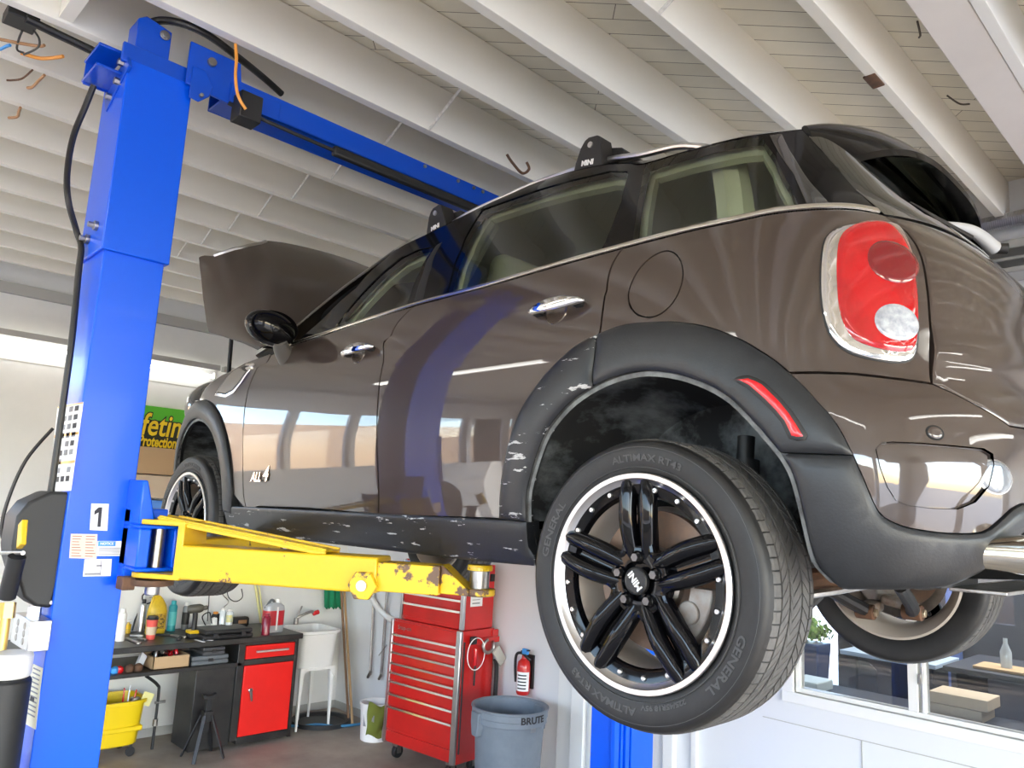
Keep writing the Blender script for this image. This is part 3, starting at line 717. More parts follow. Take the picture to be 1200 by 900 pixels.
# --- surveyed lines of the near flank
L_belt = curve2(PP((340, 405), (380, 392), (418, 379.5), (486, 358), (525, 347.5), (570, 335.5), (650, 312), (730, 290), (800, 272), (860, 259), (900, 250.5), (930, 246.5), (965, 244), (1000, 244.5), (1031, 249.5)))
L_arch_o = curve2(PP((587, 608), (589, 565), (598, 520), (609, 487), (625, 460), (642, 438), (663, 417), (681, 403), (703, 392), (735, 381), (780, 377.5), (806, 379.5), (830, 384), (853, 392), (873, 401), (891, 412), (908, 423), (924, 436.5), (942, 453), (958, 471), (972, 486), (984, 503), (1000, 534)), 3)
L_arch_i = curve2(PP((619, 611), (620, 573), (637, 517), (652, 492), (673, 470), (700, 452), (730, 440), (760, 435), (795, 439), (830, 451), (858, 468), (886, 496), (900, 512), (916, 531)), 3)
L_arch_i2 = curve2(PP((916, 531), (926, 547), (934, 568), (948, 627), (957, 658), (970, 674), (979, 683)), 3)
L_bump_o = curve2(PP((1000, 534), (1012, 561), (1029, 599), (1051, 614), (1076, 620.5), (1113, 625), (1150, 623.6), (1169, 611), (1184, 597), (1197, 590)), 3)
# front arch continued round the corner from its known shape (hub 2.595 m ahead)
def arc_pts(cx, cz, r, a0, a1, n, rz=None):
    return [X(cx+r*math.cos(math.radians(a0+(a1-a0)*i/n)), cz+(rz or r)*math.sin(math.radians(a0+(a1-a0)*i/n))) for i in range(n+1)]
FCX, FCZ = -2.60, .115
fo = arc_pts(FCX, FCZ, .475, 0, 180, 24); fi_ = arc_pts(FCX, FCZ, .385, 0, 180, 24)
L_seam_f = curve2(PP((317, 416), (300, 433), (289, 463), (285, 495), (284, 540), (285, 580), (289, 599)))
L_seam_m = curve2(PP((485, 358.5), (464, 380), (449, 417), (444, 449), (441, 500), (443, 567), (443, 603.5)))
L_seam_r = curve2(PP((728.5, 290.5), (715, 314), (708, 347), (704, 377), (702, 393)))
L_seam_r2 = curve2(PP((702, 393), (699, 420), (696.5, 438), (697, 453)))
def cut(L, a, b):
    """piece of polyline L between the points nearest to a and b"""
    A = np.array(L); i = int(np.argmin(((A-np.array(a))**2).sum(1))); j = int(np.argmin(((A-np.array(b))**2).sum(1)))
    return L[i:j+1] if i <= j else L[j:i+1][::-1]
SB = .118   # door bottoms
p_mb, p_rb = L_belt[0], L_seam_r[0]
for far in (False, True):
    # front wing
    fr = arc_pts(FCX, FCZ, .475, 4, 96, 14)
    wing = [L_seam_f[0]]+L_seam_f[1:]+fr+[X(-2.62, .665), X(-2.45, .70), X(-2.3, .725), X(-2.2, .74), P(317, 414)]
    wg = panel('front_wing', wing, m_paint, car, far=far)
    # doors
    fd = cut(L_belt, p_mb, L_seam_m[0])+L_seam_m[1:]+[X(-1.5, SB-.005), X(-1.9, SB-.012)]+L_seam_f[::-1]
    d1 = panel('front_door', fd, m_paint, car, far=far)
    rd = cut(L_belt, L_seam_m[0], p_rb)+L_seam_r[1:]+cut(L_arch_o, L_seam_r[-1], L_arch_o[0])+L_seam_m[::-1][:-1]
    d2 = panel('rear_door', rd, m_paint, car, far=far)
    # rear quarter with fuel flap
    T_seam = PP((1034, 250), (1048, 259), (1062.5, 270), (1075, 287), (1084, 312.5), (1089, 347.5), (1092, 390), (1093, 449))
    q = cut(L_belt, p_rb, P(1031, 249.5))+T_seam+PP((1050, 443), (1000, 437.5), (960, 436), (925, 436.5))+cut(L_arch_o, P(924, 436.5), L_seam_r[-1])+L_seam_r[::-1][1:-1]
    c0 = P(769, 331.5); fuel = [(c0[0]+.088*math.cos(t), c0[1]+.088*math.sin(t)) for t in (2*PI*i/36 for i in range(36))]
    qp = panel('rear_quarter_panel', q, m_paint, car, far=far, holes=[fuel] if not far else [], holegap=.0028)
    if not far: panel('fuel_flap', fuel, m_paint, qp, gap=.0012)
    # cladding
    def flare(w):
        return lambda U, z, d: w*(1-math.exp(-d/.02))
    a_up = cut(L_arch_o, L_seam_r[-1], L_arch_o[-1])
    arch_r = a_up+cut(L_arch_i, L_arch_i[-1], L_seam_r2[-1])+L_seam_r2[::-1][1:-1]
    cr = panel('rear_arch_cladding', arch_r, m_clad, car, off=.012, far=far, gap=.001, skirt=.03, rnd=.004, prof=flare(.008))
    arch_d = cut(L_arch_o, L_arch_o[0], L_seam_r[-1])+L_seam_r2[1:]+cut(L_arch_i, L_seam_r2[-1], L_arch_i[0])
    panel('door_arch_cladding', arch_d, m_scuff, car, off=.012, far=far, gap=.001, skirt=.03, rnd=.004, prof=flare(.008))
    if not far:
        rl = PP((865, 447), (873, 445.5), (881, 444.5), (890, 448), (898, 452.5), (919, 473), (930, 486), (938, 498), (946.5, 512), (945, 515.5), (937, 516), (929.5, 514), (921, 496), (911, 484), (900, 473), (881, 456))
        rr = panel('side_reflector_bezel', offset(resample(rl, .015), -.004), m_black, cr, off=.023, gap=0, skirt=.01)
        panel('side_reflector', rl, m_redl, rr, off=.0265, gap=.004, skirt=.006)
    fcl = arc_pts(FCX, FCZ, .475, -6, 176, 28)+[X(-3.06, .10), X(-2.985, .10)]+arc_pts(FCX, FCZ, .385, 178, -6, 28)
    panel('front_arch_cladding', fcl, m_clad, car, off=.012, far=far, gap=.001, skirt=.03, rnd=.004, prof=flare(.008))
    sill = [X(-2.215, .10), X(-1.9, .104), X(-1.5, .108), X(-1.0, .112), X(-.43, .118), P(619, 611.5), P(621, 640), P(629, 652), P(629, 663), X(-.6, -.004), X(-1.2, -.006), X(-1.8, -.008), X(-2.19, -.01)]
    panel('sill_cladding', sill, m_scuff, car, off=.010, far=far, gap=.0015, skirt=.05, rnd=.004)
    # front bumper corner
    fb = [X(-3.08, .62), X(-3.08, .12), X(-3.08, -.06)]
    # dark inner shell behind the panel gaps
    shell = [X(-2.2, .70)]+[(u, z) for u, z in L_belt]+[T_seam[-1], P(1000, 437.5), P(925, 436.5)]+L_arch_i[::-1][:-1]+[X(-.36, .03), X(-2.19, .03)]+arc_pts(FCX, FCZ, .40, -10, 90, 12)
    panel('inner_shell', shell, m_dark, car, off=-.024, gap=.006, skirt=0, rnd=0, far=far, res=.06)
    # chrome belt strip
    n0 = [(u, z) for u, z in L_belt]; up = [(u, z+.0125) for u, z in L_belt]
    panel('belt_trim', n0+up[::-1], m_trim, car, off=.006, gap=0, skirt=.01, rnd=.002, far=far, res=.012)

# --- rear end: tailgate, bumpers (cross the centre line)
UC = .8*PI/2
def mirror(L): return L+[(2*UC-u, z) for u, z in L[::-1]]
tl = T_seam+PP((1115, 459), (1140, 472), (1165, 486), (1184, 499))
tb = tl[-1]
tail = mirror(PP((1033, 251), (1095, 263))[:1]+T_seam[1:]+tl[len(T_seam):]+[(UC-.02, tb[1]-.004)])
def belt_r(u): return L_belt[-1][1]
tg_top = [(L_belt[-1][0], L_belt[-1][1])]
def tailprof(U, z, d):
    return .010*math.exp(-((z-.50)/.035)**2)   # soft fold above the plate
tg = panel('tailgate', tail, m_paint, car, gap=.002, prof=tailprof)
upb = [P(925, 438), P(960, 437.5), P(1000, 439), P(1050, 444.5), P(1093, 450.5)]+[(u, z) for u, z in PP((1115, 460), (1140, 473), (1165, 487), (1184, 500))]
bo = L_bump_o
ub = upb+[(UC-.02, upb[-1][1]-.004)]
lob = [p for p in bo]+[(bo[-1][0]+.1, bo[-1][1]+.004), (UC, bo[-1][1]+.004)]
left = cut(L_arch_o, P(925, 438), L_arch_o[-1])
half = left+lob[1:]          # near lower edge from quarter seam to centre
upper_half = ub
ring = half+[(2*UC-u, z) for u, z in half[::-1]]+[(2*UC-u, z) for u, z in upper_half]+upper_half[::-1]
# pocket in the bumper with its bright rim
pk = PP((1027, 527), (1033, 520), (1045, 519), (1085, 521), (1120, 524), (1150, 527), (1160, 533), (1161, 545), (1155, 570), (1140, 588), (1120, 596), (1090, 595), (1065, 592), (1050, 586), (1040, 570), (1032, 548))
def bprof(U, z, d):
    return 0
rb = panel('rear_bumper', ring, m_paint, car, gap=.001, holes=[pk, [(2*UC-u, z) for u, z in pk[::-1]]], off=.002)
for L in (pk, [(2*UC-u, z) for u, z in pk[::-1]]):
    panel('bumper_recess', L, m_paint, rb, off=-.013, gap=-.001, skirt=-.014, rnd=-.006)
s0 = P(1095, 507.5); s1 = P(1166, 559)
for c, r, mm, nm in ((s0, .015, m_paint, 'parking_sensor'), (s1, .034, m_chrome, 'fog_light')):
    ringp = [(c[0]+r*math.cos(t), c[1]+r*math.sin(t)) for t in (2*PI*i/28 for i in range(28))]
    base = panel(nm, ringp, m_dark if nm == 'parking_sensor' else m_alu, rb, off=.004, gap=0, skirt=.01, res=.01, rnd=.002)
    panel('sensor_face' if nm == 'parking_sensor' else 'fog_lens', ringp, mm if nm == 'parking_sensor' else mat('clear_lens', (.16, .18, .21), .06, coat=1.), base, off=.0055, gap=.0025, skirt=.004, res=.01)
cl_b = L_arch_o[-1:]+L_bump_o[1:]+[(bo[-1][0]+.1, bo[-1][1]+.004), (UC, bo[-1][1]+.004)]
low = [P(979, 683), P(988, 689), P(1013, 689.5), P(1060, 689.5), P(1107, 686), P(1135, 675), P(1150, 667), P(1165, 655), P(1180, 638), P(1196, 624)]
low = curve2(low, 3)+[(low[-1][0]+.10, low[-1][1]), (UC, low[-1][1])]
halfc = L_arch_i2[::-1][:-1]
ringc = cl_b+[(2*UC-u, z) for u, z in cl_b[::-1][1:]]+[(2*UC-u, z) for u, z in halfc[::-1]]+[(2*UC-u, z) for u, z in low]+low[::-1][1:]+halfc[:]+[L_arch_i[-1]]
panel('bumper_cladding', cl_b+[(2*UC-u, z) for u, z in cl_b[::-1][1:]]+[(2*UC-u, z) for u, z in L_arch_i2]+[(2*UC-u, z) for u, z in low]+low[::-1][1:]+L_arch_i2[::-1], m_clad, car, off=.010, gap=.001, skirt=.03, rnd=.004, prof=lambda U, z, d: .006*(1-math.exp(-d/.02)))
# closing floor of the bumper and the body floor
mb = MB().m(m_black)
mb.grid([[surf(u, .05)-snorm(u, .05)*.02 for u in np.linspace(.5, 2*UC-.5, 30)], [Vector((.12, .3+1.17*i/29, ZH+.12)) for i in range(30)]])
mb.box(-2.2, -.42, .10, 1.67, ZH+.02, ZH+.05)
mb.box(-.42, .30, .38, 1.39, ZH+.12, ZH+.15)
mb.build('floor_pan', m_black, car, smooth=False)

# --- lamps
tlo = PP((962.5, 340), (961, 315), (965, 290), (971, 278), (980, 270), (1000, 264), (1020, 262), (1037, 262), (1050, 265), (1058, 273), (1065, 290), (1070, 318), (1073, 350), (1075, 380), (1073, 405), (1069, 416), (1060, 423.5), (1040, 423.5), (1020, 420), (1000, 414), (988, 408), (978, 400), (970, 384), (965, 362))
tli = PP((981, 352), (980, 315), (981, 290), (986, 276), (1000, 267), (1020, 263.5), (1037, 264), (1051, 268), (1061, 290), (1068, 320), (1072, 350), (1073.5, 380), (1071, 400), (1066, 410), (1058, 414.5), (1040, 412.5), (1020, 408), (1004, 401), (994, 393), (986, 378))
for far in (False, True):
    tlm = panel('tail_light', offset(resample(closed(tlo[::2]), .02), -.0035), m_black, car, off=.004, gap=0, skirt=.01, res=.03, rnd=.002, far=far)
    tsr = panel('lamp_surround', closed(tlo[::2]), m_chrome, tlm, off=.009, gap=0, skirt=.02, res=.016, rnd=.004, far=far)
    lens = panel('lamp_lens', closed(tli[::2]), m_red, tlm, off=.015, gap=0, skirt=.01, res=.014, rnd=.005, far=far)
    for (cx, cy, r, mm, nm) in ((1047, 381, .040, mat('reverse_lens', (.50, .53, .58), .22, .2, col2=(.25, .27, .32), nscale=60), 'reverse_lamp'), (1043, 311, .050, mat('dark_red_lens', (.16, .004, .008), .08, coat=1.), 'brake_lamp')):
        c = P(cx, cy); rg = [(c[0]+r*math.cos(t), c[1]+r*math.sin(t)) for t in (2*PI*i/28 for i in range(28))]
        panel(nm, rg, mm, tlm, off=.0185, gap=0, skirt=.004, res=.01, rnd=.003, far=far)

# --- greenhouse: glossy black side frame with window openings
L_gut = curve2(PP((416, 339), (440, 313), (470, 290), (500, 275), (530, 260), (565, 242.5), (640, 209), (690, 196.5), (730, 191.5), (754, 193), (800, 178.5), (840, 168), (880, 159.5), (915, 155), (941, 152)))
D_seam = curve2(PP((941, 152), (950, 163), (960, 174), (981, 196), (1000, 219), (1031, 249.5)))
A_base = PP((345, 402), (352, 397), (376, 376), (400, 352), (416, 339))
frame = [P(352, 401.5)]+cut(L_belt, P(352, 401), L_belt[-1])+D_seam[::-1][1:]+L_gut[::-1][1:]+A_base[::-1][1:-1]
W_f = PP((389, 389), (400, 385.5), (440, 373), (475, 361.5), (481, 345), (492, 318), (510, 288), (490, 292.5), (470, 302), (450, 318), (425, 343), (405, 366))
W_r = PP((522, 346.5), (560, 335), (620, 317.5), (703, 294), (709, 284), (718, 262), (728, 236), (736, 205), (735, 200.5), (715, 200), (670, 210.5), (630, 222), (565, 245), (554, 262), (540, 292), (529, 322))
W_q = PP((741, 285), (760, 279.5), (800, 268.5), (850, 257), (900, 248), (936, 243.5), (926, 218), (908, 182), (893, 161), (880, 162), (840, 170), (800, 180), (757, 193.5), (750, 225), (745, 255))
for far in (False, True):
    sf = panel('window_frame', frame, m_gblack, car, off=.002, gap=0, skirt=.025, holes=[W_f, W_r, W_q], far=far, res=.022)
    for nm, w, g in (('front_door_window', W_f, m_glass), ('rear_door_window', W_r, m_glass), ('quarter_window', W_q, m_glass)):
        panel(nm, w, g, car, off=-.004 if nm != 'quarter_window' else 0, gap=-.004, skirt=0, rnd=0, res=.03, far=far)
    # vertical body coloured grip seams on the pillars
    bp = PP((484, 357.5), (496, 322), (512, 288), (519, 284), (506, 316), (496, 354))
    panel('pillar_cover', bp, m_black, sf, off=.0035, gap=0, skirt=.004, rnd=.001, far=far)
    dp = PP((902, 160), (916, 158.5), (934, 192), (950, 216), (972, 240.5), (946, 243), (930, 205))
    panel('pillar_glass', dp, mat('pillar_grey', (.03, .03, .032), .08, coat=1.), sf, off=.0045, gap=0, skirt=.004, rnd=.001, far=far)

# windscreen and rear glass wrap round the same surface
ws = [(u, z) for u, z in PP((345, 400), (376, 374), (416, 337))]
u0 = -2.2-.8*PI/2
wl = [(P(345, 402)[0]-.03, .84), (-2.35, 1.0), (-2.3, 1.17)]
panel('windscreen', [(-2.33, .80), (-2.36, 1.0), (-2.36, 1.17), (2*u0+2.36, 1.17), (2*u0+2.36, 1.0), (2*u0+2.33, .80)], m_glass, car, gap=0, skirt=0, rnd=0, res=.05)
gl = PP((943, 156), (962, 176.5), (982, 199), (1002, 223), (1036, 252))
glz = gl[-1][1]
tgl = [(u, z) for u, z in gl]
rg_ = panel('rear_window_surround', mirror([tgl[0]]+tgl[1:]+[(UC-.3, glz+.012)])[:], m_gwrap, car, off=.004, gap=.001, skirt=.02,
            holes=[[(gl[1][0]+.10, 1.10), (gl[-1][0]+.16, .885), (UC, .878), (2*UC-gl[-1][0]-.16, .885), (2*UC-gl[1][0]-.10, 1.10)]], res=.03)
panel('rear_window', [(gl[1][0]+.09, 1.11), (gl[-1][0]+.15, .88), (UC, .873), (2*UC-gl[-1][0]-.15, .88), (2*UC-gl[1][0]-.09, 1.11)], m_tint, car, off=.001, gap=0, skirt=0, rnd=0, res=.05)
nb_ = [(u, z) for u, z in PP((1031, 249.5), (1060, 252.5), (1085, 258))]
zt = nb_[-1][1]
bt = [(nb_[0][0], nb_[0][1])]+[(nb_[1][0], nb_[1][1])]+[(UC-.2, glz+.004), (UC, glz+.004)]

# --- roof
T_RE = [(P(*p)) for p in ((416, 339), (440, 313), (470, 290), (500, 275), (530, 260), (565, 242.5), (600, 227), (640, 209), (690, 196.5), (730, 191.5), (754, 192), (800, 178.5), (840, 168), (880, 159.5), (941, 152))]
RE = [surf(u, z)+snorm(u, z)*.002 for u, z in T_RE]
RE = catmull(RE, 3)
T_ZC = smooth_table([(-1.75, 1.07), (-1.5, 1.165), (-1.3, 1.215), (-1.0, 1.262), (-.6, 1.29), (-.2, 1.29), (.1, 1.265), (.25, 1.235), (.5, 1.18)])
def roof_rows():
    cols = []
    for e in RE:
        zc = ZH+itp(e.x, T_ZC); half = YC-e.y; row = []
        for k in range(25):
            t = k/24; y = e.y+half*t
            sag = (1-t)**2.6; row.append(Vector((e.x, y, zc-(zc-e.z)*sag)))
        row += [Vector((p.x, 2*YC-p.y, p.z)) for p in row[::-1][1:]]
        cols.append(row)
    return cols
cols = roof_rows()
rf = MB().grid(cols); roof = rf.build('roof_panel', m_gblack, car)
hl = MB().grid([[p-Vector((0, 0, .035)) for p in c[3:-3]] for c in cols]).build('headliner', m_beige, car)
# spoiler over the tailgate
def spoiler():
    mb = MB().m(m_gblack); top = []; N = 40
    ex = cols[-1]; K = len(ex)
    rows = []
    for j in range(9):
        t = j/8; row = []
        for i in range(K):
            p = ex[i]; s = (p.y-YC)/(YC-ex[0].y); reach = .175*(1-abs(s)**3.*.75)
            x = p.x-.004+reach*t; z = p.z+.006+.012*math.sin(PI*t)-.085*t*t*(1+.5*abs(s)**3)
            y = YC+(p.y-YC)*(1+.02*t*(1-abs(s)))
            row.append(Vector((x, y, z)))
        rows.append(row)
    mb.grid(rows)
    under = []
    for j in range(9):
        t = j/8; row = []
        for i in range(K):
            q = rows[8-j][i]; s = (q.y-YC)/(YC-ex[0].y); tt = 1-t
            th = .018+.055*math.sin(PI*min(1, t*1.0))*(1-abs(s)**4)
            if j == 8: th = .06
            row.append(Vector((q.x-.004*(j > 0), q.y, q.z-th)))
        under.append(row)
    mb.grid([rows[-1], under[0]]); mb.grid(under)
    for sd in (0, -1):
        side = [r[sd] for r in rows]+[r[sd] for r in under]; mb.add(side, [tuple(range(len(side)))])
    return mb.build('roof_spoiler', m_gblack, car, ang=50)
sp = spoiler()
# roof rails with rack feet
for far in (False, True):
    def fl(p): return Vector((p.x, 2*YC-p.y, p.z)) if far else p
    rl_p = [c[2] for c in cols if -1.25 < c[0].x < .02]
    pts = [fl(p+Vector((0, 0, .019 if 0 < i < len(rl_p[::4]) else -.01))) for i, p in enumerate(rl_p[::4]+[rl_p[-1]+Vector((.03, 0, -.01))])]
    rail = MB().tube(pts, .010, 10).build('roof_rail', m_alu, car)
    for (px, py), sc_ in (((533, 222), 1.), ((700, 172), 1.)):
        q = at(px, py, Y=.30); i = min(range(len(cols)), key=lambda k: abs(cols[k][3].x-q.x)); b = fl(cols[i][2]); dr = (cols[min(i+2, len(cols)-1)][3]-cols[i-2][3]).normalized()
        s = -1 if far else 1
        M4 = Matrix.Identity(4); dx = Vector((dr.x, 0, dr.z)).normalized(); dy = Vector((0, s, 0)); dz = dx.cross(Vector((0, 1, 0)))
        for r_ in range(3): M4[r_][0] = dx[r_]; M4[r_][1] = dy[r_]; M4[r_][2] = dz[r_]; M4[r_][3] = b[r_]
        mb = MB()
        prof = [(-.060, -.028), (-.056, .008), (-.045, .048), (-.034, .066), (-.022, .073), (.006, .074), (.016, .070), (.022, .055), (.034, .01), (.042, -.028)]
        mb.prism([(x, -.035, z) for x, z in prof], (0, .05, 0)); mb.prism([(-.02, .012, .005), (-.01, .012, .060), (.055, .012, .050), (.066, .012, .040), (.05, .012, .0)], (0, .10, 0))
        M4 = M4 @ Matrix.Scale(1.2, 4); mb.xf(M4); ft = mb.build('rack_foot', m_black, car, bevel=.003)
        mb = MB(); mb.text('MINI', .020, (-.012, -.0365, .002), (1, 0, 0), (0, 0, 1), bold=.0006); mb.xf(M4); mb.build('foot_lettering', m_paper, ft, smooth=False)
        mb = MB(); mb.cyl((-.010, -.034, .05), (-.010, -.039, .05), .008); mb.xf(M4); mb.build('key_lock', m_alu, ft)
# ------------------------------------------------------------------ wheels
def wheel(parent, center, side=1, rot=0., steer=0., text=True):
    """built about its hub: outer face at y=0 looking to -y, inner side +y"""
    W = .225
    th = []   # world placement
    M4 = Matrix.Translation(center) @ Matrix.Rotation(steer, 4, 'Z')
    if side < 0: M4 = M4 @ Matrix.Rotation(PI, 4, 'Z')
    ry = Matrix.Rotation(rot, 4, 'Y')
    def fin(mb, name, m, par, **k):
        mb.xf(M4); return mb.build(name, m, par, **k)
    R = .328
    # tyre: sidewalls + carcass
    prof = [(.236, .018), (.244, .010), (.250, .008), (.262, .004), (.280, .001), (.296, .0), (.308, .002), (.316, .007), (.319, .015), (.322, .024)]
    full = prof+[(.3235, .03), (.3235, W-.03)]+[(r, W-y) for r, y in prof[::-1]]+[(.225, W-.02), (.225, .02)]
    mb = MB().lathe(full, axis=(0, 1, 0), n=96, close=True)
    tyre = fin(mb, 'tyre', m_rub, parent, ang=50)
    # tread ribs with cut sipes: real grooves between blocks
    mb = MB()
    ribs = [(.016, .046), (.053, .082), (.089, .101), (.101, .136), (.143, .172), (.179, .209)]
    nb = 78
    for ri, (y0, y1) in enumerate(ribs):
        shoulder = ri in (0, len(ribs)-1)
        for k in range(nb):
            a0 = 2*PI*(k+.03*ri)/nb; a1 = a0+2*PI*.86/nb; sl = (.010 if ri % 2 else -.010)
            if shoulder: sl = .0
            vs = []
            for (a, dy) in ((a0, 0), (a1, 0)):
                for yy, rr in ((y0, R-(.010 if (ri == 0) else .001)), ((y0+y1)/2, R-.0005 if not shoulder else R-.003), (y1, R-(.010 if ri == len(ribs)-1 else .001))):
                    aa = a+(sl*(yy-y0)/(y1-y0))/.33*3
                    for r_ in (rr, .318): vs.append((r_*math.cos(aa), yy, r_*math.sin(aa)))
            # 12 verts: a0:(0,1)(2,3)(4,5) a1:(6,7)(8,9)(10,11)
            mb.add(vs, [(0, 2, 8, 6), (2, 4, 10, 8), (0, 6, 7, 1), (4, 5, 11, 10), (0, 1, 3, 2), (2, 3, 5, 4), (6, 8, 9, 7), (8, 10, 11, 9)])
    fin(mb, 'tread', m_tread, tyre, smooth=False)
    # sidewall rings and writing
    mb = MB()
    for r0 in (.2565, .303): mb.lathe([(r0, .0068), (r0+.0008, .0012), (r0+.002, .0012), (r0+.003, .005)], axis=(0, 1, 0), n=80)
    if text:
        def arc_text(s, size, ang, rad):
            def fn(x, y, z):
                a = ang-x/rad; r = rad+y
                yb = itp(r, [(.25, .008), (.262, .004), (.28, .001), (.296, 0), (.308, .002)])
                return (r*math.cos(a), yb-.0012-z*.5, r*math.sin(a))
            mb.text(s, size, (0, 0, 0), (1, 0, 0), (0, 0, 1), fn=fn, extrude=.0012, bold=.0006, sx=1.35)
        arc_text('GENERAL', .026, math.radians(-32), .279); arc_text('GENERAL', .026, math.radians(158), .279)
        arc_text('ALTIMAX RT43', .022, math.radians(-108), .279); arc_text('ALTIMAX RT43', .022, math.radians(85), .279)
        arc_text('225/45R18 95V', .014, math.radians(-72), .268)
    fin(mb, 'sidewall_lettering', mat('raised_rubber', (.06, .06, .06), .55), tyre, smooth=False)
    # rim
    mb = MB().m(m_alu)
    mb.lathe([(.2445, .006), (.2445, -.001), (.2425, -.003), (.232, -.002), (.228, .004), (.219, .010)], axis=(0, 1, 0), n=96)
    rim = fin(mb, 'rim', m_alu, parent)
    mb = MB().lathe([(.219, .010), (.214, .011), (.197, .016), (.193, .024), (.198, .06), (.2, .13), (.214, .19), (.232, .205)], axis=(0, 1, 0), n=72)
    bar = fin(mb, 'rim_barrel', m_gblack, rim)
    mb = MB().lathe([(.232, .204), (.240, .207), (.244, .215), (.236, .218), (.205, .19), (.19, .13), (.19, .03)], axis=(0, 1, 0), n=72)
    fin(mb, 'rim_inner_face', mat('brake_dust_silver', (.52, .46, .40), .45, .3), rim)
    # spokes: five pairs of long blades
    for k in range(5):
        a = math.radians(92)+k*2*PI/5+rot
        mb = MB()
        ca, sa = math.cos(a), math.sin(a)
        er = Vector((ca, 0, sa)); et = Vector((-sa, 0, ca)); ey = Vector((0, 1, 0))
        for sd in (-1, 1):
            secs = []
            for i in range(11):
                t = i/10; r = .040+.197*t
                off = sd*(.0205+.006*math.sin(PI*t)+.005*t); w = .0165+.0035*math.sin(PI*t*.9); 
                if t > .93: w *= .62
                top = .016-.006*t-.012*math.sin(PI*min(1, t*1.1))*.6-(.010 if t > .5 else .02*t)
                if t > .95: top += .004
                dp = .030-.006*t
                c = er*r+et*off
                ring = [c+et*(-w)+ey*(top+dp), c+et*(-w*1.02)+ey*(top+.010), c+et*(-w*.72)+ey*(top+.002), c+et*(0)+ey*(top-.002), c+et*(w*.72)+ey*(top+.002), c+et*(w*1.02)+ey*(top+.010), c+et*(w)+ey*(top+dp)]
                secs.append(ring)
            n0 = len(mb.v); mb.grid(secs); mb.add([*secs[-1]], [tuple(range(7))]); mb.add([*secs[0]], [tuple(range(7))])
        # web in the valley between the blades
        web = []
        for i in range(9):
            t = i/8; r = .05+.168*t; c = er*r; tp = .034-.010*t
            web.append([c+et*(-.012)+ey*tp, c+ey*(tp+.004), c+et*.012+ey*tp])
        mb.grid(web)
        fin(mb, 'spoke', m_gblack, rim, ang=60)
    # curved fillets joining neighbour spokes round the hub
    mb = MB()
    for k in range(5):
        a0 = math.radians(92)+k*2*PI/5+rot; pts = []
        for i in range(9):
            t = i/8; a = a0+math.radians(19)+(math.radians(72-38))*t; r = .098-.026*math.sin(PI*t)
            pts.append((r*math.cos(a), .016, r*math.sin(a)))
        mb.tube(pts, .0085, 8)
    mb.lathe([(.082, .040), (.082, .022), (.078, .014), (.066, .012), (.045, .012)], axis=(0, 1, 0), n=48)
    mb.lathe([(.078, .03), (.0, .03)], axis=(0, 1, 0), n=40)
    hub = fin(mb, 'hub_plate', m_gblack, rim)
    for k in range(5):
        a = math.radians(92)+k*2*PI/5+rot; c = Vector((.052*math.cos(a), 0, .052*math.sin(a)))
        mb = MB(); mb.lathe([(.0155, .020), (.0155, .008), (.0135, .005)], c=c, axis=(0, 1, 0), n=20)
        mb.m(mat('dark_bolt', (.12, .12, .125), .3, .9)).cyl(c+Vector((0, .02, 0)), c+Vector((0, -.002, 0)), .0095, n=6); mb.mats = [m_gblack, MATS['dark_bolt']]; mb.mi = [0 if i < 40 else 1 for i in range(len(mb.f))]
        fin(mb, 'wheel_bolt', m_gblack, rim)
    mb = MB().lathe([(.031, .014), (.031, .004), (.028, .001), (.026, .003), (.0, .003)], axis=(0, 1, 0), n=40)
    mb.mats = [m_black]; cap = mb
    mb.m(m_paper)
    n0 = len(mb.v); mb.text('MINI', .023, (0, .002, 0), (math.cos(math.radians(130)), 0, math.sin(math.radians(130))), (-math.sin(math.radians(130)), 0, math.cos(math.radians(130))), bold=.0006)
    fin(mb, 'centre_cap', m_black, rim)
    for k in range(20):
        a = 2*PI*(k+.35)/20
        if min(abs((a-(math.radians(92)+rot)-j*2*PI/5+PI) % (2*PI)-PI) for j in range(5)) < .14: continue
        c = Vector((.2085*math.cos(a), .0, .2085*math.sin(a)))
        mb = MB().lathe([(.0062, .016), (.0062, .009), (.0048, .007), (.003, .007), (.003, .010), (0, .010)], c=c, axis=(0, 1, 0), n=10)
        fin(mb, 'rim_rivet', m_alu, rim)
    return tyre, rim, M4
def brake(parent, M4, big=True):
    mb = MB().m(m_rustd).lathe([(.07, .085), (.160, .085), (.1605, .088), (.1605, .104), (.160, .107), (.07, .107)], axis=(0, 1, 0), n=56)
    mb.xf(M4); d = mb.build('brake_disc', m_rustd, parent)
    mb = MB().m(m_steel).lathe([(.0, .06), (.07, .06), (.078, .066), (.078, .09), (.17, .118), (.172, .125)], axis=(0, 1, 0), n=48); mb.xf(M4); mb.build('hub_and_shield', m_black, d)
    mb = MB()
    a = math.radians(-28)
    for da, r0, r1, y0, y1 in ((0, .115, .165, .05, .125),):
        secs = []
        for i in range(9):
            t = a+math.radians(-26+52*i/8); secs.append([Vector((r*math.cos(t), y, r*math.sin(t))) for r, y in ((r0, y0), (r1, y0+.006), (r1+.006, (y0+y1)/2), (r1, y1), (r0, y1), (r0-.004, y0+.01), (r0, y0))])
        mb.grid(secs); mb.add(secs[0], [tuple(range(7))]); mb.add(secs[-1], [tuple(range(7))])
    mb.cyl((.125*math.cos(a), .045, .125*math.sin(a)), (.125*math.cos(a), .10, .125*math.sin(a)), .026)
    mb.xf(M4); mb.build('brake_caliper', mat('caliper_grey', (.38, .37, .35), .55, .5, col2=(.25, .2, .17), nscale=20), d, bevel=.003)
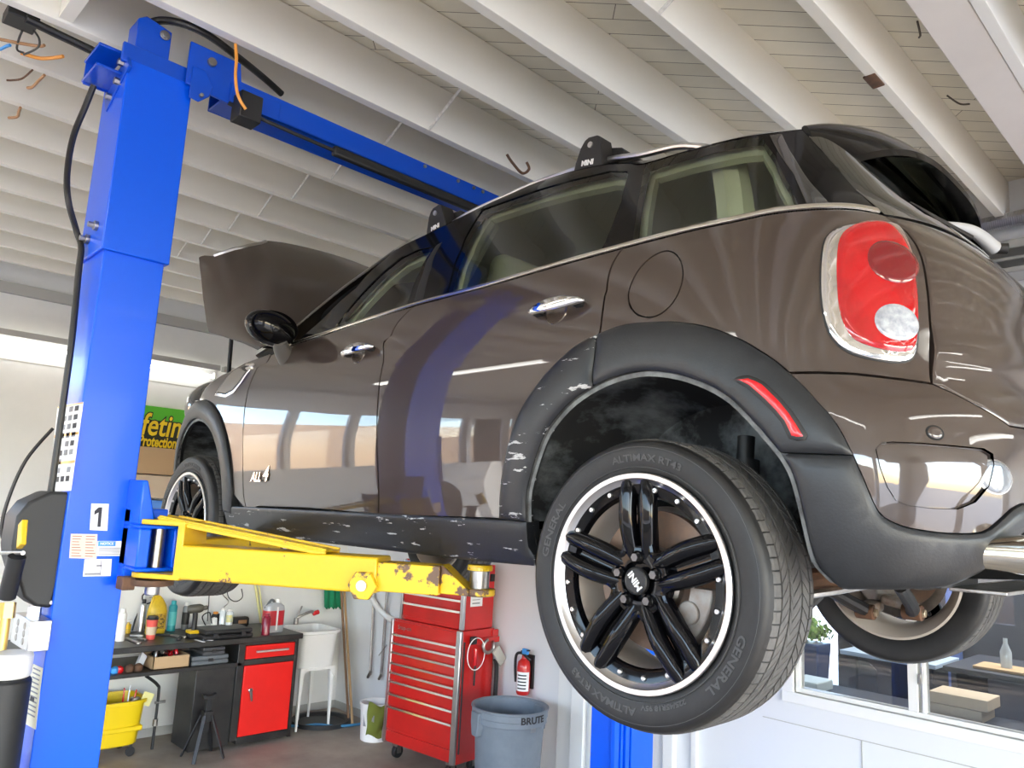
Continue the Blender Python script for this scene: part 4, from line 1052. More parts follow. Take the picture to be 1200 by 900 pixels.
WH = [((0, 0, ZH), 1, 0, 0, True), ((-2.595, .012, ZH), 1, .35, 0, True), ((0, 2*YC, ZH), -1, .2, 0, False), ((-2.595, 2*YC-.012, ZH), -1, .7, 0, False)]
for c, sd, rot, st, tx in WH:
    ty, rm, M4 = wheel(car, Vector(c), sd, rot, st, tx)
    brake(car, M4)
# wheel housings
for far in (False, True):
    for L, nm in ((L_arch_i+L_arch_i2[1:], 'rear_wheel_liner'), (arc_pts(FCX, FCZ, .385, 180, -8, 28), 'front_wheel_liner')):
        base = [surf(u, z)+snorm(u, z)*.006 for u, z in L]
        rows = []
        c = Vector((0 if 'rear' in nm else -2.6, 0, ZH+.08))
        for k, (dy, s) in enumerate(((0, 1), (.008, 1.0), (.03, 1.05), (.08, 1.07), (.2, 1.05), (.33, 1.0), (.40, .94))):
            rows.append([Vector((c.x+(p.x-c.x)*s, (p.y if k < 2 else max(p.y, .03)*(1-k/7)+.02*k/7)+dy, c.z+(p.z-c.z)*s)) for p in base])
        if far: rows = [[Vector((p.x, 2*YC-p.y, p.z)) for p in r] for r in rows]
        ln = MB().grid(rows); n = len(base); ln.add(rows[-1], [tuple(range(n))])
        lo = ln.build(nm, m_liner, car)
        lp = MB().grid([[p for p in rows[0]], [p for p in rows[1]], [p+(Vector((c.x, p.y, c.z))-p)*.03 for p in rows[1]]]); lp.build('arch_lip', m_lip, lo)

# ------------------------------------------------------------------ door handles, badge, mirror
def handle(px, py, par, L=.20):
    p = P(px, py); c = surf(*p); dx = (surf(p[0]+.05, p[1])-surf(p[0]-.05, p[1])).normalized(); n = snorm(*p); up = n.cross(dx); up = -up if up.z < 0 else up
    tilt = math.radians(2); dx, up = dx*math.cos(tilt)+up*math.sin(tilt), up*math.cos(tilt)-dx*math.sin(tilt)
    # dished cup behind the grip
    mb = MB(); prof = []
    for i in range(7):
        t = i/6; r = .040*(1-t*.9); prof.append((r, .0012-.002*t if i else .0015))
    mb.lathe([(.040, .0), (.038, .0018), (.034, .0012), (.0, .0006)], c=c+up*(-.002)-dx*.01, axis=n, n=32)
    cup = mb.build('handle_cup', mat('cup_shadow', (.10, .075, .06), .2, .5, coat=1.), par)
    secs = []
    for i in range(17):
        t = i/16; x = (t-.5)*L; w = .0165*max(.02, math.sin(PI*t))**.45*(1+.25*math.sin(PI*t)); bow = .018+.020*math.sin(PI*t)**.8
        if i in (0, 16): w = .003; bow = .016
        ring = []
        for k in range(12):
            a = 2*PI*k/12; ring.append(c+dx*x+up*(w*math.sin(a))+n*(bow+.010*math.cos(a)*(.3 if i in (0, 16) else 1)))
        secs.append(ring+[ring[0]])
    mb = MB().grid(secs); mb.add(secs[0][:-1], [tuple(range(12))]); mb.add(secs[-1][:-1], [tuple(range(12))])
    h = mb.build('door_handle', m_chrome, par, ang=80)
    mb = MB()
    for s in (-1, 1): mb.obox(c+dx*s*L*.36+n*.009, dx*.014, up*.008, n*.011)
    mb.build('handle_mount', m_black, cup, bevel=.003)
hd = [o for o in COL.objects if o.name.split('.')[0] in ('front_door', 'rear_door')]
handle(656, 363, next(o for o in hd if o.name == 'rear_door')); handle(423, 413, next(o for o in hd if o.name == 'front_door'))
p = P(306, 556); c = surf(*p); dx = (surf(p[0]+.02, p[1])-surf(p[0]-.02, p[1])).normalized(); n = snorm(*p)
mb = MB(); up = Vector((0, 0, 1))
mb.text('ALL', .052, c-dx*.035+n*.003-up*.012, dx, up, extrude=.002, bold=.0015, shear=.2); mb.text('4', .085, c+dx*.045+n*.003, dx, up, extrude=.002, bold=.002, shear=.2)
mb.build('drive_badge', m_chrome, next(o for o in hd if o.name == 'front_door'), smooth=False)
# mirror
def ell(mb, c, ax, ay, az, n=24):
    c = Vector(c); rows = []
    for j in range(n//2+1):
        t = PI*j/(n//2); rows.append([c+Vector(ax)*math.cos(t)+Vector(ay)*math.sin(t)*math.cos(a)+Vector(az)*math.sin(t)*math.sin(a) for a in (2*PI*i/n for i in range(n+1))])
    return mb.grid(rows)
for far in (False, True):
    s = -1 if far else 1
    def fy(v): return Vector((v[0], 2*YC-v[1], v[2])) if far else Vector(v)
    mc = at(320, 384, Y=-.045)          # housing centre
    d = lambda x, y, z: Vector((x, s*y, z))
    mb = ell(MB(), fy(mc+Vector((-.02, 0, 0))), d(-.075, 0, 0), d(.0, -.108, .012), d(0, 0, .072))
    mo = mb.build('mirror_housing', m_gblack, car, ang=80)
    mb = MB().lathe([(.0, 0), (.088, 0), (.090, .006), (.095, .006), (.098, -.006), (.092, -.012)], n=40)
    T = Matrix.Translation(fy(mc+Vector((.012, 0, 0)))) @ Matrix.Rotation(PI/2, 4, 'Y')
    mb.v = [tuple(Vector((p[0]*.70, p[1]*1.08, p[2]))) for p in mb.v]; mb.xf(T)
    mb.build('mirror_rim', m_gblack, mo)
    mb = MB().lathe([(.0, -.004), (.088, -.004)], n=40); mb.v = [tuple(Vector((p[0]*.70, p[1]*1.08, p[2]))) for p in mb.v]; mb.xf(T); mb.build('mirror_glass', mat('mirror_dark', (.02, .02, .022), .03, coat=1.), mo)
    foot = surf(*P(332, 420)) if not far else fy(surf(*P(332, 420)))
    mb = MB().tube([fy(mc+Vector((.01, .03, -.05))), (fy(mc+Vector((.01, .035, -.05)))+foot)/2, foot-Vector((0, -.02*s, 0))], lambda t: .028+.012*t, 14)
    mb.build('mirror_stalk', mat('stalk_grey', (.12, .115, .11), .4), mo)
    # side scuttle trim on the wing
    if not far:
        sc_o = PP((253, 464), (262, 450), (275, 436), (290, 427), (299, 426), (296, 433), (285, 448), (275, 461), (266, 466))
        s1_ = panel('scuttle_frame', sc_o, m_chrome, car, off=.010, gap=0, skirt=.012, res=.02, rnd=.003)
        panel('scuttle_insert', offset(resample(sc_o, .02), .011), m_black, s1_, off=.0115, gap=0, skirt=.002, res=.02, rnd=.001)
        panel('scuttle_vent', offset(resample(sc_o, .02), .018), mat('vent_grey', (.20, .18, .16), .4), s1_, off=.0130, gap=0, skirt=.002, res=.02, rnd=.001)

# ------------------------------------------------------------------ headlight bulge, engine bay, bonnet
mb = MB(); hc = Vector((-3.02, .30, ZH+.60))
ell(mb, hc, (-.19, 0, .02), (0, .17, 0), (.03, 0, .16)); mb.build('headlight', mat('headlight_glass', (.03, .03, .032), .06, coat=1.), car, ang=80)
for o_ in (1,):
    mb = MB(); ell(mb, (hc.x, 2*YC-hc.y, hc.z), (-.19, 0, .02), (0, .17, 0), (.03, 0, .16)); mb.build('headlight', MATS['headlight_glass'], car, ang=80)
fbp = [[surf(u, z)+snorm(u, z)*.0 for u in np.linspace(-2.62, 2*u0+2.62, 40)] for z in (-.06, .05, .2, .35, .48, .58)]
MB().grid(fbp).build('front_bumper', m_paint, car)
mb = MB(); mb.box(-3.0, -2.25, .32, 1.45, ZH+.20, ZH+.58); mb.build('engine_block', m_black, car, bevel=.05)
mb = MB(); 
for far in (0, 1):
    y = .20 if not far else 2*YC-.20
    mb.box(-3.0, -2.1, min(y, y+.10*(1-2*far)), max(y, y+.10*(1-2*far)), ZH+.55, ZH+.66)
mb.box(-2.3, -2.1, .25, 1.52, ZH+.55, ZH+.74)
mb.build('engine_bay_rail', m_black, car, smooth=False)
HA = math.radians(44); HX, HZ = -2.17, ZH+.83
def hood_pt(a, q):
    """a: distance ahead of the hinge, q: -1 near skirt .. 1 far skirt"""
    s = abs(q); half = .785
    low = itp(a, [(0, .03), (.15, .11), (.35, .23), (.55, .35), (.8, .35), (1.0, .31), (1.15, .26)])
    crown = .055-.03*max(0, a-.85)**1.5*6
    if s < .5:
        t = s/.5; y = t*(half-.30); z = crown-.045*t*t
    else:
        t = (s-.5)/.5; y = half-.30+.30*(1-(1-t)**1.9); z = crown-.045-low*t**1.55
    return (-a, y*(1 if q > 0 else -1), z)
def hood_w(a, q, th=0.):
    x, y, z = hood_pt(a, q); z -= th
    c, s = math.cos(HA), math.sin(HA)
    return Vector((HX+x*c+z*s, YC+y, HZ-x*s+z*c))
def front_edge(q):      # the headlight and grille cut-outs shape the leading edge
    s = abs(q)
    return itp(s, [(0, 1.13), (.35, 1.13), (.44, 1.12), (.49, 1.07), (.55, 1.02), (.62, .99), (.72, .985), (.79, 1.0), (.84, 1.05), (.885, 1.075), (.905, .97), (.93, .83), (.96, .68), (1., .53)])
qs = [-1+2*i/140 for i in range(141)]
rows = [[hood_w(front_edge(q)*k/26, q) for q in qs] for k in range(27)]
rin = [[hood_w(front_edge(q)*(.02+.955*k/26), q*.975, .022) for q in qs] for k in range(27)]
mb = MB().m(m_paint).grid(rows)
bn = mb.build('bonnet', m_paint, car, ang=60)
mb = MB().m(m_black).grid(rin); mb.grid([rows[-1], rin[-1]]); mb.grid([[r[0] for r in rows], [r[0] for r in rin]]); mb.grid([[r[-1] for r in rows], [r[-1] for r in rin]])
mb.build('bonnet_frame', mat('under_bonnet', (.10, .09, .085), .4, .4), bn)
for s in (-1, 1):
    mb = MB(); e = [hood_w(front_edge(s*q)*1.003, s*q, .004) for q in (.46, .50, .54, .58, .62, .66, .70, .74, .78)]; mb.tube(e, .013, 8); mb.build('bonnet_front_edge', m_alu, bn)
strut_a = at(252, 490, Y=.22); 
mb = MB().m(m_black).tube([Vector((-2.75, .22, ZH+.62)), hood_w(.45, -.82, .03)], .011, 8, smooth=False); mb.build('gas_strut', m_black, car)
mb = MB(); mb.obox((-2.2, .2, ZH+.77), (.05, 0, .03), (0, .02, 0), (0, 0, .02)); mb.obox((-2.2, 2*YC-.2, ZH+.77), (.05, 0, .03), (0, .02, 0), (0, 0, .02)); mb.build('bonnet_hinge', m_alu, car, bevel=.004)

# ------------------------------------------------------------------ cabin
def cushion(name, c, sx, sy, sz, m, par, rot=0., bev=.05):
    mb = MB().box(-sx/2, sx/2, -sy/2, sy/2, -sz/2, sz/2); mb.xf(Matrix.Translation(c) @ Matrix.Rotation(rot, 4, 'Y')); return mb.build(name, m, par, bevel=bev, seg=4)
for nm, x0, ys_, tall in (('front_seat', -1.05, (.48, 1.29), 1), ('rear_seat', -.30, (.66, 1.11), 0)):
    for y in ys_:
        b = cushion(nm, (x0-.28, y, ZH+.34), .52, .46 if tall else .40, .16, m_seat, car)
        cushion('seat_back', (x0+.02, y, ZH+.60), .14, .44 if tall else .40, .58, m_seat, b, math.radians(14))
        if tall: cushion('back_shell', (x0+.095, y, ZH+.62), .03, .40, .50, m_beige, b, math.radians(14), .014)
        cushion('headrest', (x0+.13 if tall else x0+.12, y, ZH+.985 if tall else ZH+.93), .10, .27, .17, m_beige, b, math.radians(14), .045)
mb = MB().m(m_black)
mb.box(-2.15, -1.75, .2, 1.57, ZH+.55, ZH+.82); mb.build('dashboard', m_black, car, bevel=.06)
mb = MB(); mb.lathe([(.185, -.012), (.195, 0), (.185, .012), (.175, 0)], n=36, close=True); mb.v = [p for p in mb.v]
mb.xf(Matrix.Translation((-1.62, .48, ZH+.74)) @ Matrix.Rotation(math.radians(-62), 4, 'Y')); mb.build('steering_wheel', m_black, car)
# pale inner trim round the windows, both sides
for far in (False, True):
    for W, nm in ((W_f, 'front_window_trim'), (W_r, 'rear_window_trim'), (W_q, 'quarter_window_trim')):
        w = resample(W, .03); inn = offset(w, .012)
        panel(nm, offset(w, -.035), m_beige, car, off=-.045, gap=0, skirt=.02, holes=[inn], rnd=0, res=.04, far=far)
# cross-shaped pillar linings inside
mb = MB()
for far in (0, 1):
    for pts in (((-1.98, .74, .16), (-1.62, .97, .24), (-1.28, 1.14, .32)), ((-.98, .74, .14), (-.92, .95, .21), (-.90, 1.16, .31)), ((.16, .76, .18), (.10, .96, .26), (.02, 1.14, .36))):
        L = [Vector((x, (2*YC-y) if far else y, ZH+z)) for x, z, y in pts]
        mb.tube(L, .032 if pts[0][0] != .16 else .05, 8)
mb.build('pillar_lining', m_beige, car)
mb = MB(); mb.box(.10, .52, .36, 1.41, ZH+.62, ZH+.65); mb.build('parcel_shelf', m_seat, car, bevel=.01)

# ------------------------------------------------------------------ underneath: exhaust, rear suspension, tow plate
ex = at(1190, 652, X=.705)
mb = MB().lathe([(.031, -.14), (.032, .0), (.037, .055), (.040, .066), (.0405, .070), (.0375, .070), (.034, .06), (.028, .0), (.028, -.1)], c=(.655, ex.y+.055, ex.z+.002), axis=(1, 0, 0), n=40)
mb.build('exhaust_tip', mat('polished_tip', (.72, .68, .58), .14, 1.), car)
mb = MB().lathe([(.031, -.14), (.032, .0), (.037, .055), (.040, .066), (.0405, .070), (.0375, .070), (.034, .06), (.028, .0), (.028, -.1)], c=(.655, 2*YC-ex.y-.055, ex.z+.002), axis=(1, 0, 0), n=40)
mb.build('exhaust_tip', MATS['polished_tip'], car)
mb = MB().box(.26, .52, .45, 1.32, ZH+.02, ZH+.15); mb.build('silencer', m_steel, car, bevel=.05, seg=4)
mb = MB(); mb.obox(at(1113, 672, Y=.30), (.02, 0, 0), (0, .12, 0), (0, 0, .025)); mb.build('mount_block', m_black, car, bevel=.004)
pl = at(1130, 689, Y=.33)
mb = MB(); mb.obox((.62, .52, pl.z), (.05, 0, 0), (0, .26, .0), (0, 0, .004)); mb.build('tow_plate', m_steel, car, bevel=.002)
for far in (False, True):
    def y_(v): return 2*YC-v if far else v
    mb = MB()
    mb.tube([(.16, y_(.58), ZH-.03), (.14, y_(.42), ZH-.10), (.10, y_(.30), ZH-.130)], .022, 10)
    mb.tube([(-.14, y_(.60), ZH-.01), (-.12, y_(.4), ZH-.09), (-.06, y_(.27), ZH-.15)], .024, 10)
    arm = mb.build('control_arm', m_black, car)
    for bx_, by_, bz_ in ((.10, .30, -.132), (-.07, .27, -.152)):
        MB().cyl((bx_-.03, y_(by_), ZH+bz_), (bx_+.035, y_(by_), ZH+bz_), .027).build('bushing', m_rust, arm, bevel=.004); MB().cyl((bx_+.03, y_(by_), ZH+bz_), (bx_+.045, y_(by_), ZH+bz_), .015, n=6).build('bushing_bolt', mat('warm_bolt', (.6, .5, .36), .35, .8), arm, bevel=.002)
    mb = MB(); mb.obox((0, y_(.20), ZH-.02), (.05, 0, 0), (0, .03, 0), (0, 0, .10)); mb.obox((.05, y_(.26), ZH-.11), (.06, 0, -.01), (0, .03, 0), (0, 0, .018)); mb.obox((-.05, y_(.24), ZH-.13), (.03, 0, .0), (0, .03, 0), (0, 0, .02)); mb.build('wheel_carrier', mat('cast_grey', (.36, .35, .33), .6, .5, col2=(.22, .15, .1), nscale=16), car, bevel=.012)
    mb = MB(); mb.cyl((.09, y_(.30), ZH-.05), (.09, y_(.34), ZH+.36), .022); mb.cyl((.09, y_(.315), ZH+.02), (.09, y_(.335), ZH+.3), .036, n=20); mb.build('shock_absorber', m_black, car)
    coil = [(-.05+.045*math.cos(t), y_(.46)+.045*math.sin(t), ZH-.02+.05*t/(2*PI)) for t in (2*PI*i/10 for i in range(56))]
    MB().tube(coil, .0065, 6, smooth=False).build('coil_spring', m_steel, car)
    MB().tube([(-.3, y_(.35), ZH+.05), (.1, y_(.33), ZH-.04), (.22, y_(.42), ZH-.02), (.25, y_(.8), ZH)], .010, 8).build('sway_bar', m_steel, car)
MB().tube([(-.16, .30, ZH+.02), (.06, .42, ZH-.01), (.3, .6, ZH+.04), (.4, .8, ZH+.08)], .028, 10).build('exhaust_pipe', m_rust, car)
mb = MB(); mb.box(-.22, .14, .56, 1.21, ZH-.01, ZH+.10); mb.build('rear_subframe', m_black, car, bevel=.03)
# rear wiper lying across the foot of the tailgate glass
wpts = [Vector((.535, .88, ZH+.925)), Vector((.520, .79, ZH+.942)), Vector((.500, .70, ZH+.938)), Vector((.470, .58, ZH+.915))]
wp = MB().tube(wpts, lambda t: .021-.013*t, 12).build('rear_wiper', mat('wiper_grey', (.42, .44, .47), .3), car)
MB().cyl((.535, .885, ZH+.925), (.565, .90, ZH+.922), .015).build('wiper_pivot', m_black, wp)
MB().beam((.515, .74, ZH+.915), (.455, .45, ZH+.93), .02, .01).build('wiper_blade', m_black, wp)
# ------------------------------------------------------------------ workbench and what stands on it
BX, BZ = -5.24, .885
wbn = thing('workbench', 'black steel workbench with a red drawer and red cupboard door along the left wall', 'workbench', (-5.55, 1.0, 0))
MB().box(-5.90, BX+.03, -.9, 2.235, BZ-.045, BZ).build('worktop', m_bblk, wbn, bevel=.006)
MB().box(-5.88, BX+.0, -.9, 1.70, .655, .685).build('shelf', m_bblk, wbn, bevel=.003)
fr = MB(); fr.box(-5.88, BX, 1.66, 1.72, .06, BZ-.045); fr.box(-5.88, BX, 2.185, 2.215, .02, BZ-.045); fr.box(-5.88, -5.86, 1.72, 2.2, .06, BZ-.045); fr.box(-5.88, BX, 1.72, 2.2, .03, .085); fr.box(-5.88, BX-.002, 1.72, 2.2, .655, .70); fr.box(-5.88, BX-.002, 1.72, 2.2, .815, BZ-.045)
fr.build('cabinet_frame', m_bblk, wbn, bevel=.003)
MB().box(-5.60, BX-.02, 1.33, 1.66, .03, .655).build('side_panel', m_bblk, wbn, bevel=.004)
for y in (-.85, .35): MB().box(-5.30, BX, y, y+.04, 0, .655).build('leg', m_bblk, wbn, bevel=.003)
d1 = MB().box(-5.30, BX+.006, 1.725, 2.175, .705, .812).build('drawer', m_rcab, wbn, bevel=.003)
MB().obox((BX+.022, 1.96, .762), (.008, 0, 0), (0, .15, 0), (0, 0, .009)).box(BX+.006, BX+.02, 1.83, 1.845, .757, .767).box(BX+.006, BX+.02, 2.075, 2.09, .757, .767).build('drawer_handle', m_alu, d1, bevel=.003)
dr = MB().box(BX-.012, BX+.008, 1.725, 2.175, .09, .652).build('cupboard_door', m_rcab, wbn, bevel=.003)
mb = MB().lathe([(.0, .024), (.018, .024), (.02, .018), (.02, 0)], c=(BX+.008, 1.79, .455), axis=(1, 0, 0), n=24); mb.prism([(BX+.03, 1.777, .46), (BX+.03, 1.803, .46), (BX+.03, 1.818, .37), (BX+.03, 1.80, .362)], (-.012, 0, 0)); mb.build('door_latch', m_chrome, dr, bevel=.003)

def wt(x, y, z=BZ): return at(x, y, Z=z)
def hgt(p, x, y): return at(x, y, X=p.x).z-p.z
def bottle(name, label, cat, px, pb, pt, r, m, cap=None, body=None, shape='can', group=None, lab=None, z=BZ):
    p = wt(px, pb, z); p.x = max(min(p.x, BX-.04), XL+.05+r); h = hgt(p, px, pt); t = thing(name, label, cat, tuple(p), group)
    if shape == 'can':
        MB().lathe([(0, 0), (r, 0), (r*1.02, .004), (r, .01), (r, h*.80), (r*.8, h*.86), (r*.55, h*.88), (0, h*.88)], c=p, n=28).build('body', m, t)
        MB().lathe([(r*.62, h*.86), (r*.62, h*.99), (r*.5, h), (0, h)], c=p, n=24).build('cap', cap or m_wht, t)
    elif shape == 'trigger':
        MB().lathe([(0, 0), (r, 0), (r*1.05, h*.3), (r*.95, h*.5), (r*.4, h*.72), (r*.38, h*.8), (0, h*.8)], c=p, n=24).build('body', m, t)
        MB().box(p.x-r*.4, p.x+r*.4, p.y-r*.9, p.y+r*.9, p.z+h*.8, p.z+h).build('trigger_head', cap or m_wht, t, bevel=.004)
    if lab: MB().lathe([(r*1.03, h*.18), (r*1.035, h*.2), (r*1.035, h*.62), (r*1.03, h*.64)], c=p, n=28).build('label_band', lab, t)
    return t, p, h
bottle('spray_can', 'white spray can at the left end of the bench beside the blue column', 'spray can', 140, 751, 713, .033, m_wht, lab=m_paper)
bottle('spray_bottle', 'small bottle with yellow label between the white spray can and the coffee cup', 'bottle', 149, 742, 726, .024, mat('amber', (.55, .35, .03), .4), shape='trigger', lab=m_yel)
bottle('grease_tube', 'black and silver tube standing behind the white spray can', 'tube', 150, 734, 703, .026, m_alu, cap=m_black)
# clamp stand
p = wt(160, 738); h = hgt(p, 160, 701); t = thing('tripod_clamp', 'black folding tripod clamp between the grease tube and the yellow jug', 'clamp', tuple(p))
MB().tube([p+Vector((0, 0, h*.55)), p+Vector((0, .0, h))], .009, 8, smooth=False).build('post', m_black, t)
for dx, dy in ((.04, -.05), (.04, .06), (-.05, .01)): MB().beam(p+Vector((0, 0, h*.85)), p+Vector((dx, dy, .0)), .014, .010).build('leg', m_black, t, bevel=.002)
MB().beam(p+Vector((0, -.05, h*.92)), p+Vector((0, .07, h*.86)), .012, .012).build('jaw', m_black, t, bevel=.002)
# yellow jug
p = wt(181, 743); h = hgt(p, 181, 700); t = thing('oil_jug', 'dirty yellow oil jug standing behind the red coffee cup', 'jug', tuple(p))
mb = MB(); w_, d_ = .075, .05
secs = []
for z, s in ((0, .92), (.01, 1), (h*.62, 1), (h*.78, .86), (h*.92, .55), (h, .30)):
    secs.append([p+Vector((d_*s*math.copysign(abs(math.cos(a))**.6, math.cos(a)), w_*s*math.copysign(abs(math.sin(a))**.6, math.sin(a)), z)) for a in (2*PI*i/24 for i in range(25))])
mb.grid(secs); mb.add(secs[-1][:-1], [tuple(range(24))]); mb.build('jug_body', m_jug, t, ang=60)
MB().tube([p+Vector((0, -.055, h*.70)), p+Vector((0, -.045, h*.98)), p+Vector((0, .0, h*1.02)), p+Vector((0, .03, h*.92))], .011, 8).build('jug_handle', m_jug, t)
MB().obox(p+Vector((d_+.001, 0, h*.36)), (.001, 0, 0), (0, .05, 0), (0, 0, .06)).build('jug_label', mat('jug_print', (.50, .30, .02), .5, col2=(.1, .07, .01), nscale=60, thr=(.5, .55)), t)
# cup
p = wt(176, 749); h = hgt(p, 176, 722); t = thing('coffee_cup', 'red and tan paper coffee cup with black lid in front of the yellow jug', 'cup', tuple(p))
MB().lathe([(0, 0), (.032, 0), (.043, h*.86), (0, h*.86)], c=p, n=32).build('cup_body', mat('cup_red', (.75, .10, .08), .5), t)
MB().lathe([(.036, h*.2), (.0405, h*.55)], c=p, n=32).build('cup_sleeve', m_tan, t)
MB().lathe([(.045, h*.85), (.046, h*.90), (.040, h*.92), (.038, h), (0, h)], c=p, n=32).build('cup_lid', m_black, t)
bottle('lubricant_can', 'teal aerosol can right of the yellow jug', 'spray can', 200, 739, 704, .034, m_teal, cap=m_teal, lab=mat('teal_light', (.1, .55, .58), .35))
bottle('cleaner_can', 'grey can with white nozzle behind the cordless drill', 'spray can', 216, 737, 706, .030, mat('grey_can', (.18, .19, .20), .35), lab=m_black)
# cordless drill
p = wt(226, 747); h = hgt(p, 226, 708); t = thing('cordless_drill', 'black cordless drill standing on its yellow battery', 'power drill', tuple(p))
b = MB().box(p.x-.05, p.x+.05, p.y-.045, p.y+.045, p.z+.0, p.z+.04); b.build('battery', m_black, t, bevel=.008)
MB().box(p.x-.045, p.x+.052, p.y-.05, p.y+.05, p.z+.036, p.z+.062).build('battery_mount', m_yel, t, bevel=.006)
MB().tube([p+Vector((0, 0, .05)), p+Vector((0, .0, h*.6)), p+Vector((0, -.005, h*.8))], .02, 12).build('grip', m_black, t)
mb = MB().lathe([(0, -.07), (.028, -.065), (.036, -.04), (.036, .03), (.028, .05), (.018, .06), (.018, .085), (.008, .095), (0, .1)], c=p+Vector((0, 0, h*.86)), axis=(.5, .86, .12), n=24); mb.build('motor_head', mat('drill_olive', (.07, .065, .05), .5), t)
# charger and cables
p = wt(243, 742); t = thing('battery_charger', 'white and black charger with cords left of the black case', 'charger', tuple(p))
MB().obox(p+Vector((0, -.02, .045)), (.05, 0, 0), (0, .055, 0), (0, 0, .022)).build('charger_body', m_wht, t, bevel=.012)
MB().obox(p+Vector((0, .05, .07)), (.03, 0, 0), (0, .018, .005), (0, -.005, .055)).build('charger_plug', m_wht, t, bevel=.01)
MB().tube([p+Vector((0, -.02, .06)), p+Vector((.0, -.06, .14)), p+Vector((0, 0, .17)), p+Vector((0, .03, .08)), p+Vector((0, .07, .15)), p+Vector((0, .11, .13)), p+Vector((0, .12, .01))], .005, 6).build('charger_cord', m_black, t)
# black case with bottles on it
p = wt(268, 749); t = thing('tool_case', 'closed black plastic tool case lying on the bench above the red drawer', 'tool case', tuple(p)); cz = .075
cx = p.x-.15
MB().box(cx-.14, cx+.14, p.y-.20, p.y+.22, BZ, BZ+.035).build('case_base', m_black, t, bevel=.012)
MB().box(cx-.135, cx+.135, p.y-.195, p.y+.215, BZ+.037, BZ+cz).build('case_lid', m_black, t, bevel=.014)
for dy in (-.11, .13): MB().box(cx+.13, cx+.15, p.y+dy-.02, p.y+dy+.02, BZ+.02, BZ+.055).build('case_latch', m_black, t, bevel=.003)
MB().tube([(cx+.138, p.y-.05, BZ+.03), (cx+.165, p.y-.045, BZ+.032), (cx+.165, p.y+.065, BZ+.032), (cx+.138, p.y+.07, BZ+.03)], .007, 8).build('case_handle', m_black, t)
CZ = BZ+cz
m_clr = mat('clear_bottle', (.62, .68, .72), .15, coat=1.)
bottle('cleaner_bottle', 'clear bottle with white cap on the black tool case, left of its pair', 'bottle', 260, 731, 713, .026, m_clr, z=CZ)
bottle('cleaner_bottle', 'clear bottle with blue and yellow label, right of its pair on the tool case', 'bottle', 268, 732, 714, .030, m_clr, z=CZ, lab=mat('label_by', (.25, .40, .45), .5, col2=(.75, .6, .1), nscale=30))
p = wt(251, 730, BZ+.0); 
bottle('ink_pot', 'small black pot with an orange top behind the left end of the tool case', 'pot', 251, 736, 717, .034, m_black, cap=m_or)
p = wt(280, 734); t = tag(MB().box(p.x-.04, p.x+.04, p.y-.07, p.y+.08, BZ, BZ+.085).build('tape_measure_case', m_black, bevel=.02, seg=3), 'black and tan tool pouch behind the right half of the tool case', 'tool pouch')
t2 = MB().box(p.x+.041, p.x+.044, p.y-.03, p.y+.05, BZ+.03, BZ+.06).build('pouch_badge', m_copper, t, bevel=.002)
for i, (x, y, L, an, m, lab, nm) in enumerate(((205, 746, .10, .4, m_steel, 'steel pliers lying before the teal can', 'pliers'), (211, 748, .09, -.5, m_black, 'black ratchet handle lying left of the cordless drill', 'ratchet'), (160, 746, .05, 1.1, m_alu, 'small steel socket beside the amber bottle on the bench', 'socket'), (166, 750, .06, .2, m_steel, 'short steel bolt left of the coffee cup', 'bolt_piece'), (192, 745, .08, .9, m_black, 'black rubber piece between the yellow jug and the pliers', 'rubber_piece'), (236, 752, .07, .1, m_paper, 'white paper scrap before the tool case', 'paper_scrap'), (262, 757, .04, .7, m_paper, 'paint chip on the bench edge above the drawer', 'paint_chip'), (155, 752, .12, .05, m_steel, 'long steel spanner at the front left of the bench top', 'spanner'))):
    p = wt(x, y); p.x = min(p.x, BX); dv = Vector((math.cos(an), math.sin(an), 0)); mb = MB().obox(p+Vector((0, 0, .008 if nm not in ('paper_scrap', 'paint_chip') else .002)), dv*L, Vector((-dv.y, dv.x, 0))*.011, (0, 0, .007 if nm not in ('paper_scrap', 'paint_chip') else .0015))
    if nm in ('pliers', 'spanner', 'ratchet'): mb.cyl(p+dv*L, p+dv*L+Vector((0, 0, .016)), .02, n=16)
    tag(mb.build(nm, m, bevel=.003), lab, nm.replace('_', ' '))
# coolant jug
p = wt(321, 741); p.x -= .04; h = hgt(p, 321, 703); t = thing('coolant_jug', 'grey translucent jug of red coolant at the right end of the bench', 'jug', tuple(p))
def jsec(z, s, q=.55): return [p+Vector((.058*s*math.copysign(abs(math.cos(a))**q, math.cos(a)), .092*s*math.copysign(abs(math.sin(a))**q, math.sin(a)), z)) for a in (2*PI*i/32 for i in range(33))]
s_ = [jsec(0, .95), jsec(.008, 1), jsec(h*.22, 1)]; MB().grid(s_).build('jug_bottom', mat('jug_grey', (.42, .44, .46), .3), t)
MB().grid([jsec(h*.22, 1), jsec(h*.68, 1)]).build('red_band', mat('coolant_red', (.50, .02, .03), .3), t)
s_ = [jsec(h*.68, 1), jsec(h*.82, .92), jsec(h*.9, .6), jsec(h*.92, .3), jsec(h*.93, .01)]; MB().grid(s_).build('jug_top', MATS['jug_grey'], t)
MB().tube([p+Vector((0, -.085, h*.74)), p+Vector((0, -.04, h*.98)), p+Vector((0, -.01, h*.97)), p+Vector((0, .0, h*.88))], .012, 8).build('jug_handle', mat('jug_dark', (.12, .13, .14), .4), t)
MB().lathe([(.02, 0), (.02, h*.12), (0, h*.12)], c=p+Vector((0, .035, h*.9)), n=20).build('jug_cap', m_wht, t)
MB().box(p.x+.0585, p.x+.0605, p.y-.0, p.y+.016, p.z+.02, p.z+h*.8).build('level_strip', m_wht, t)
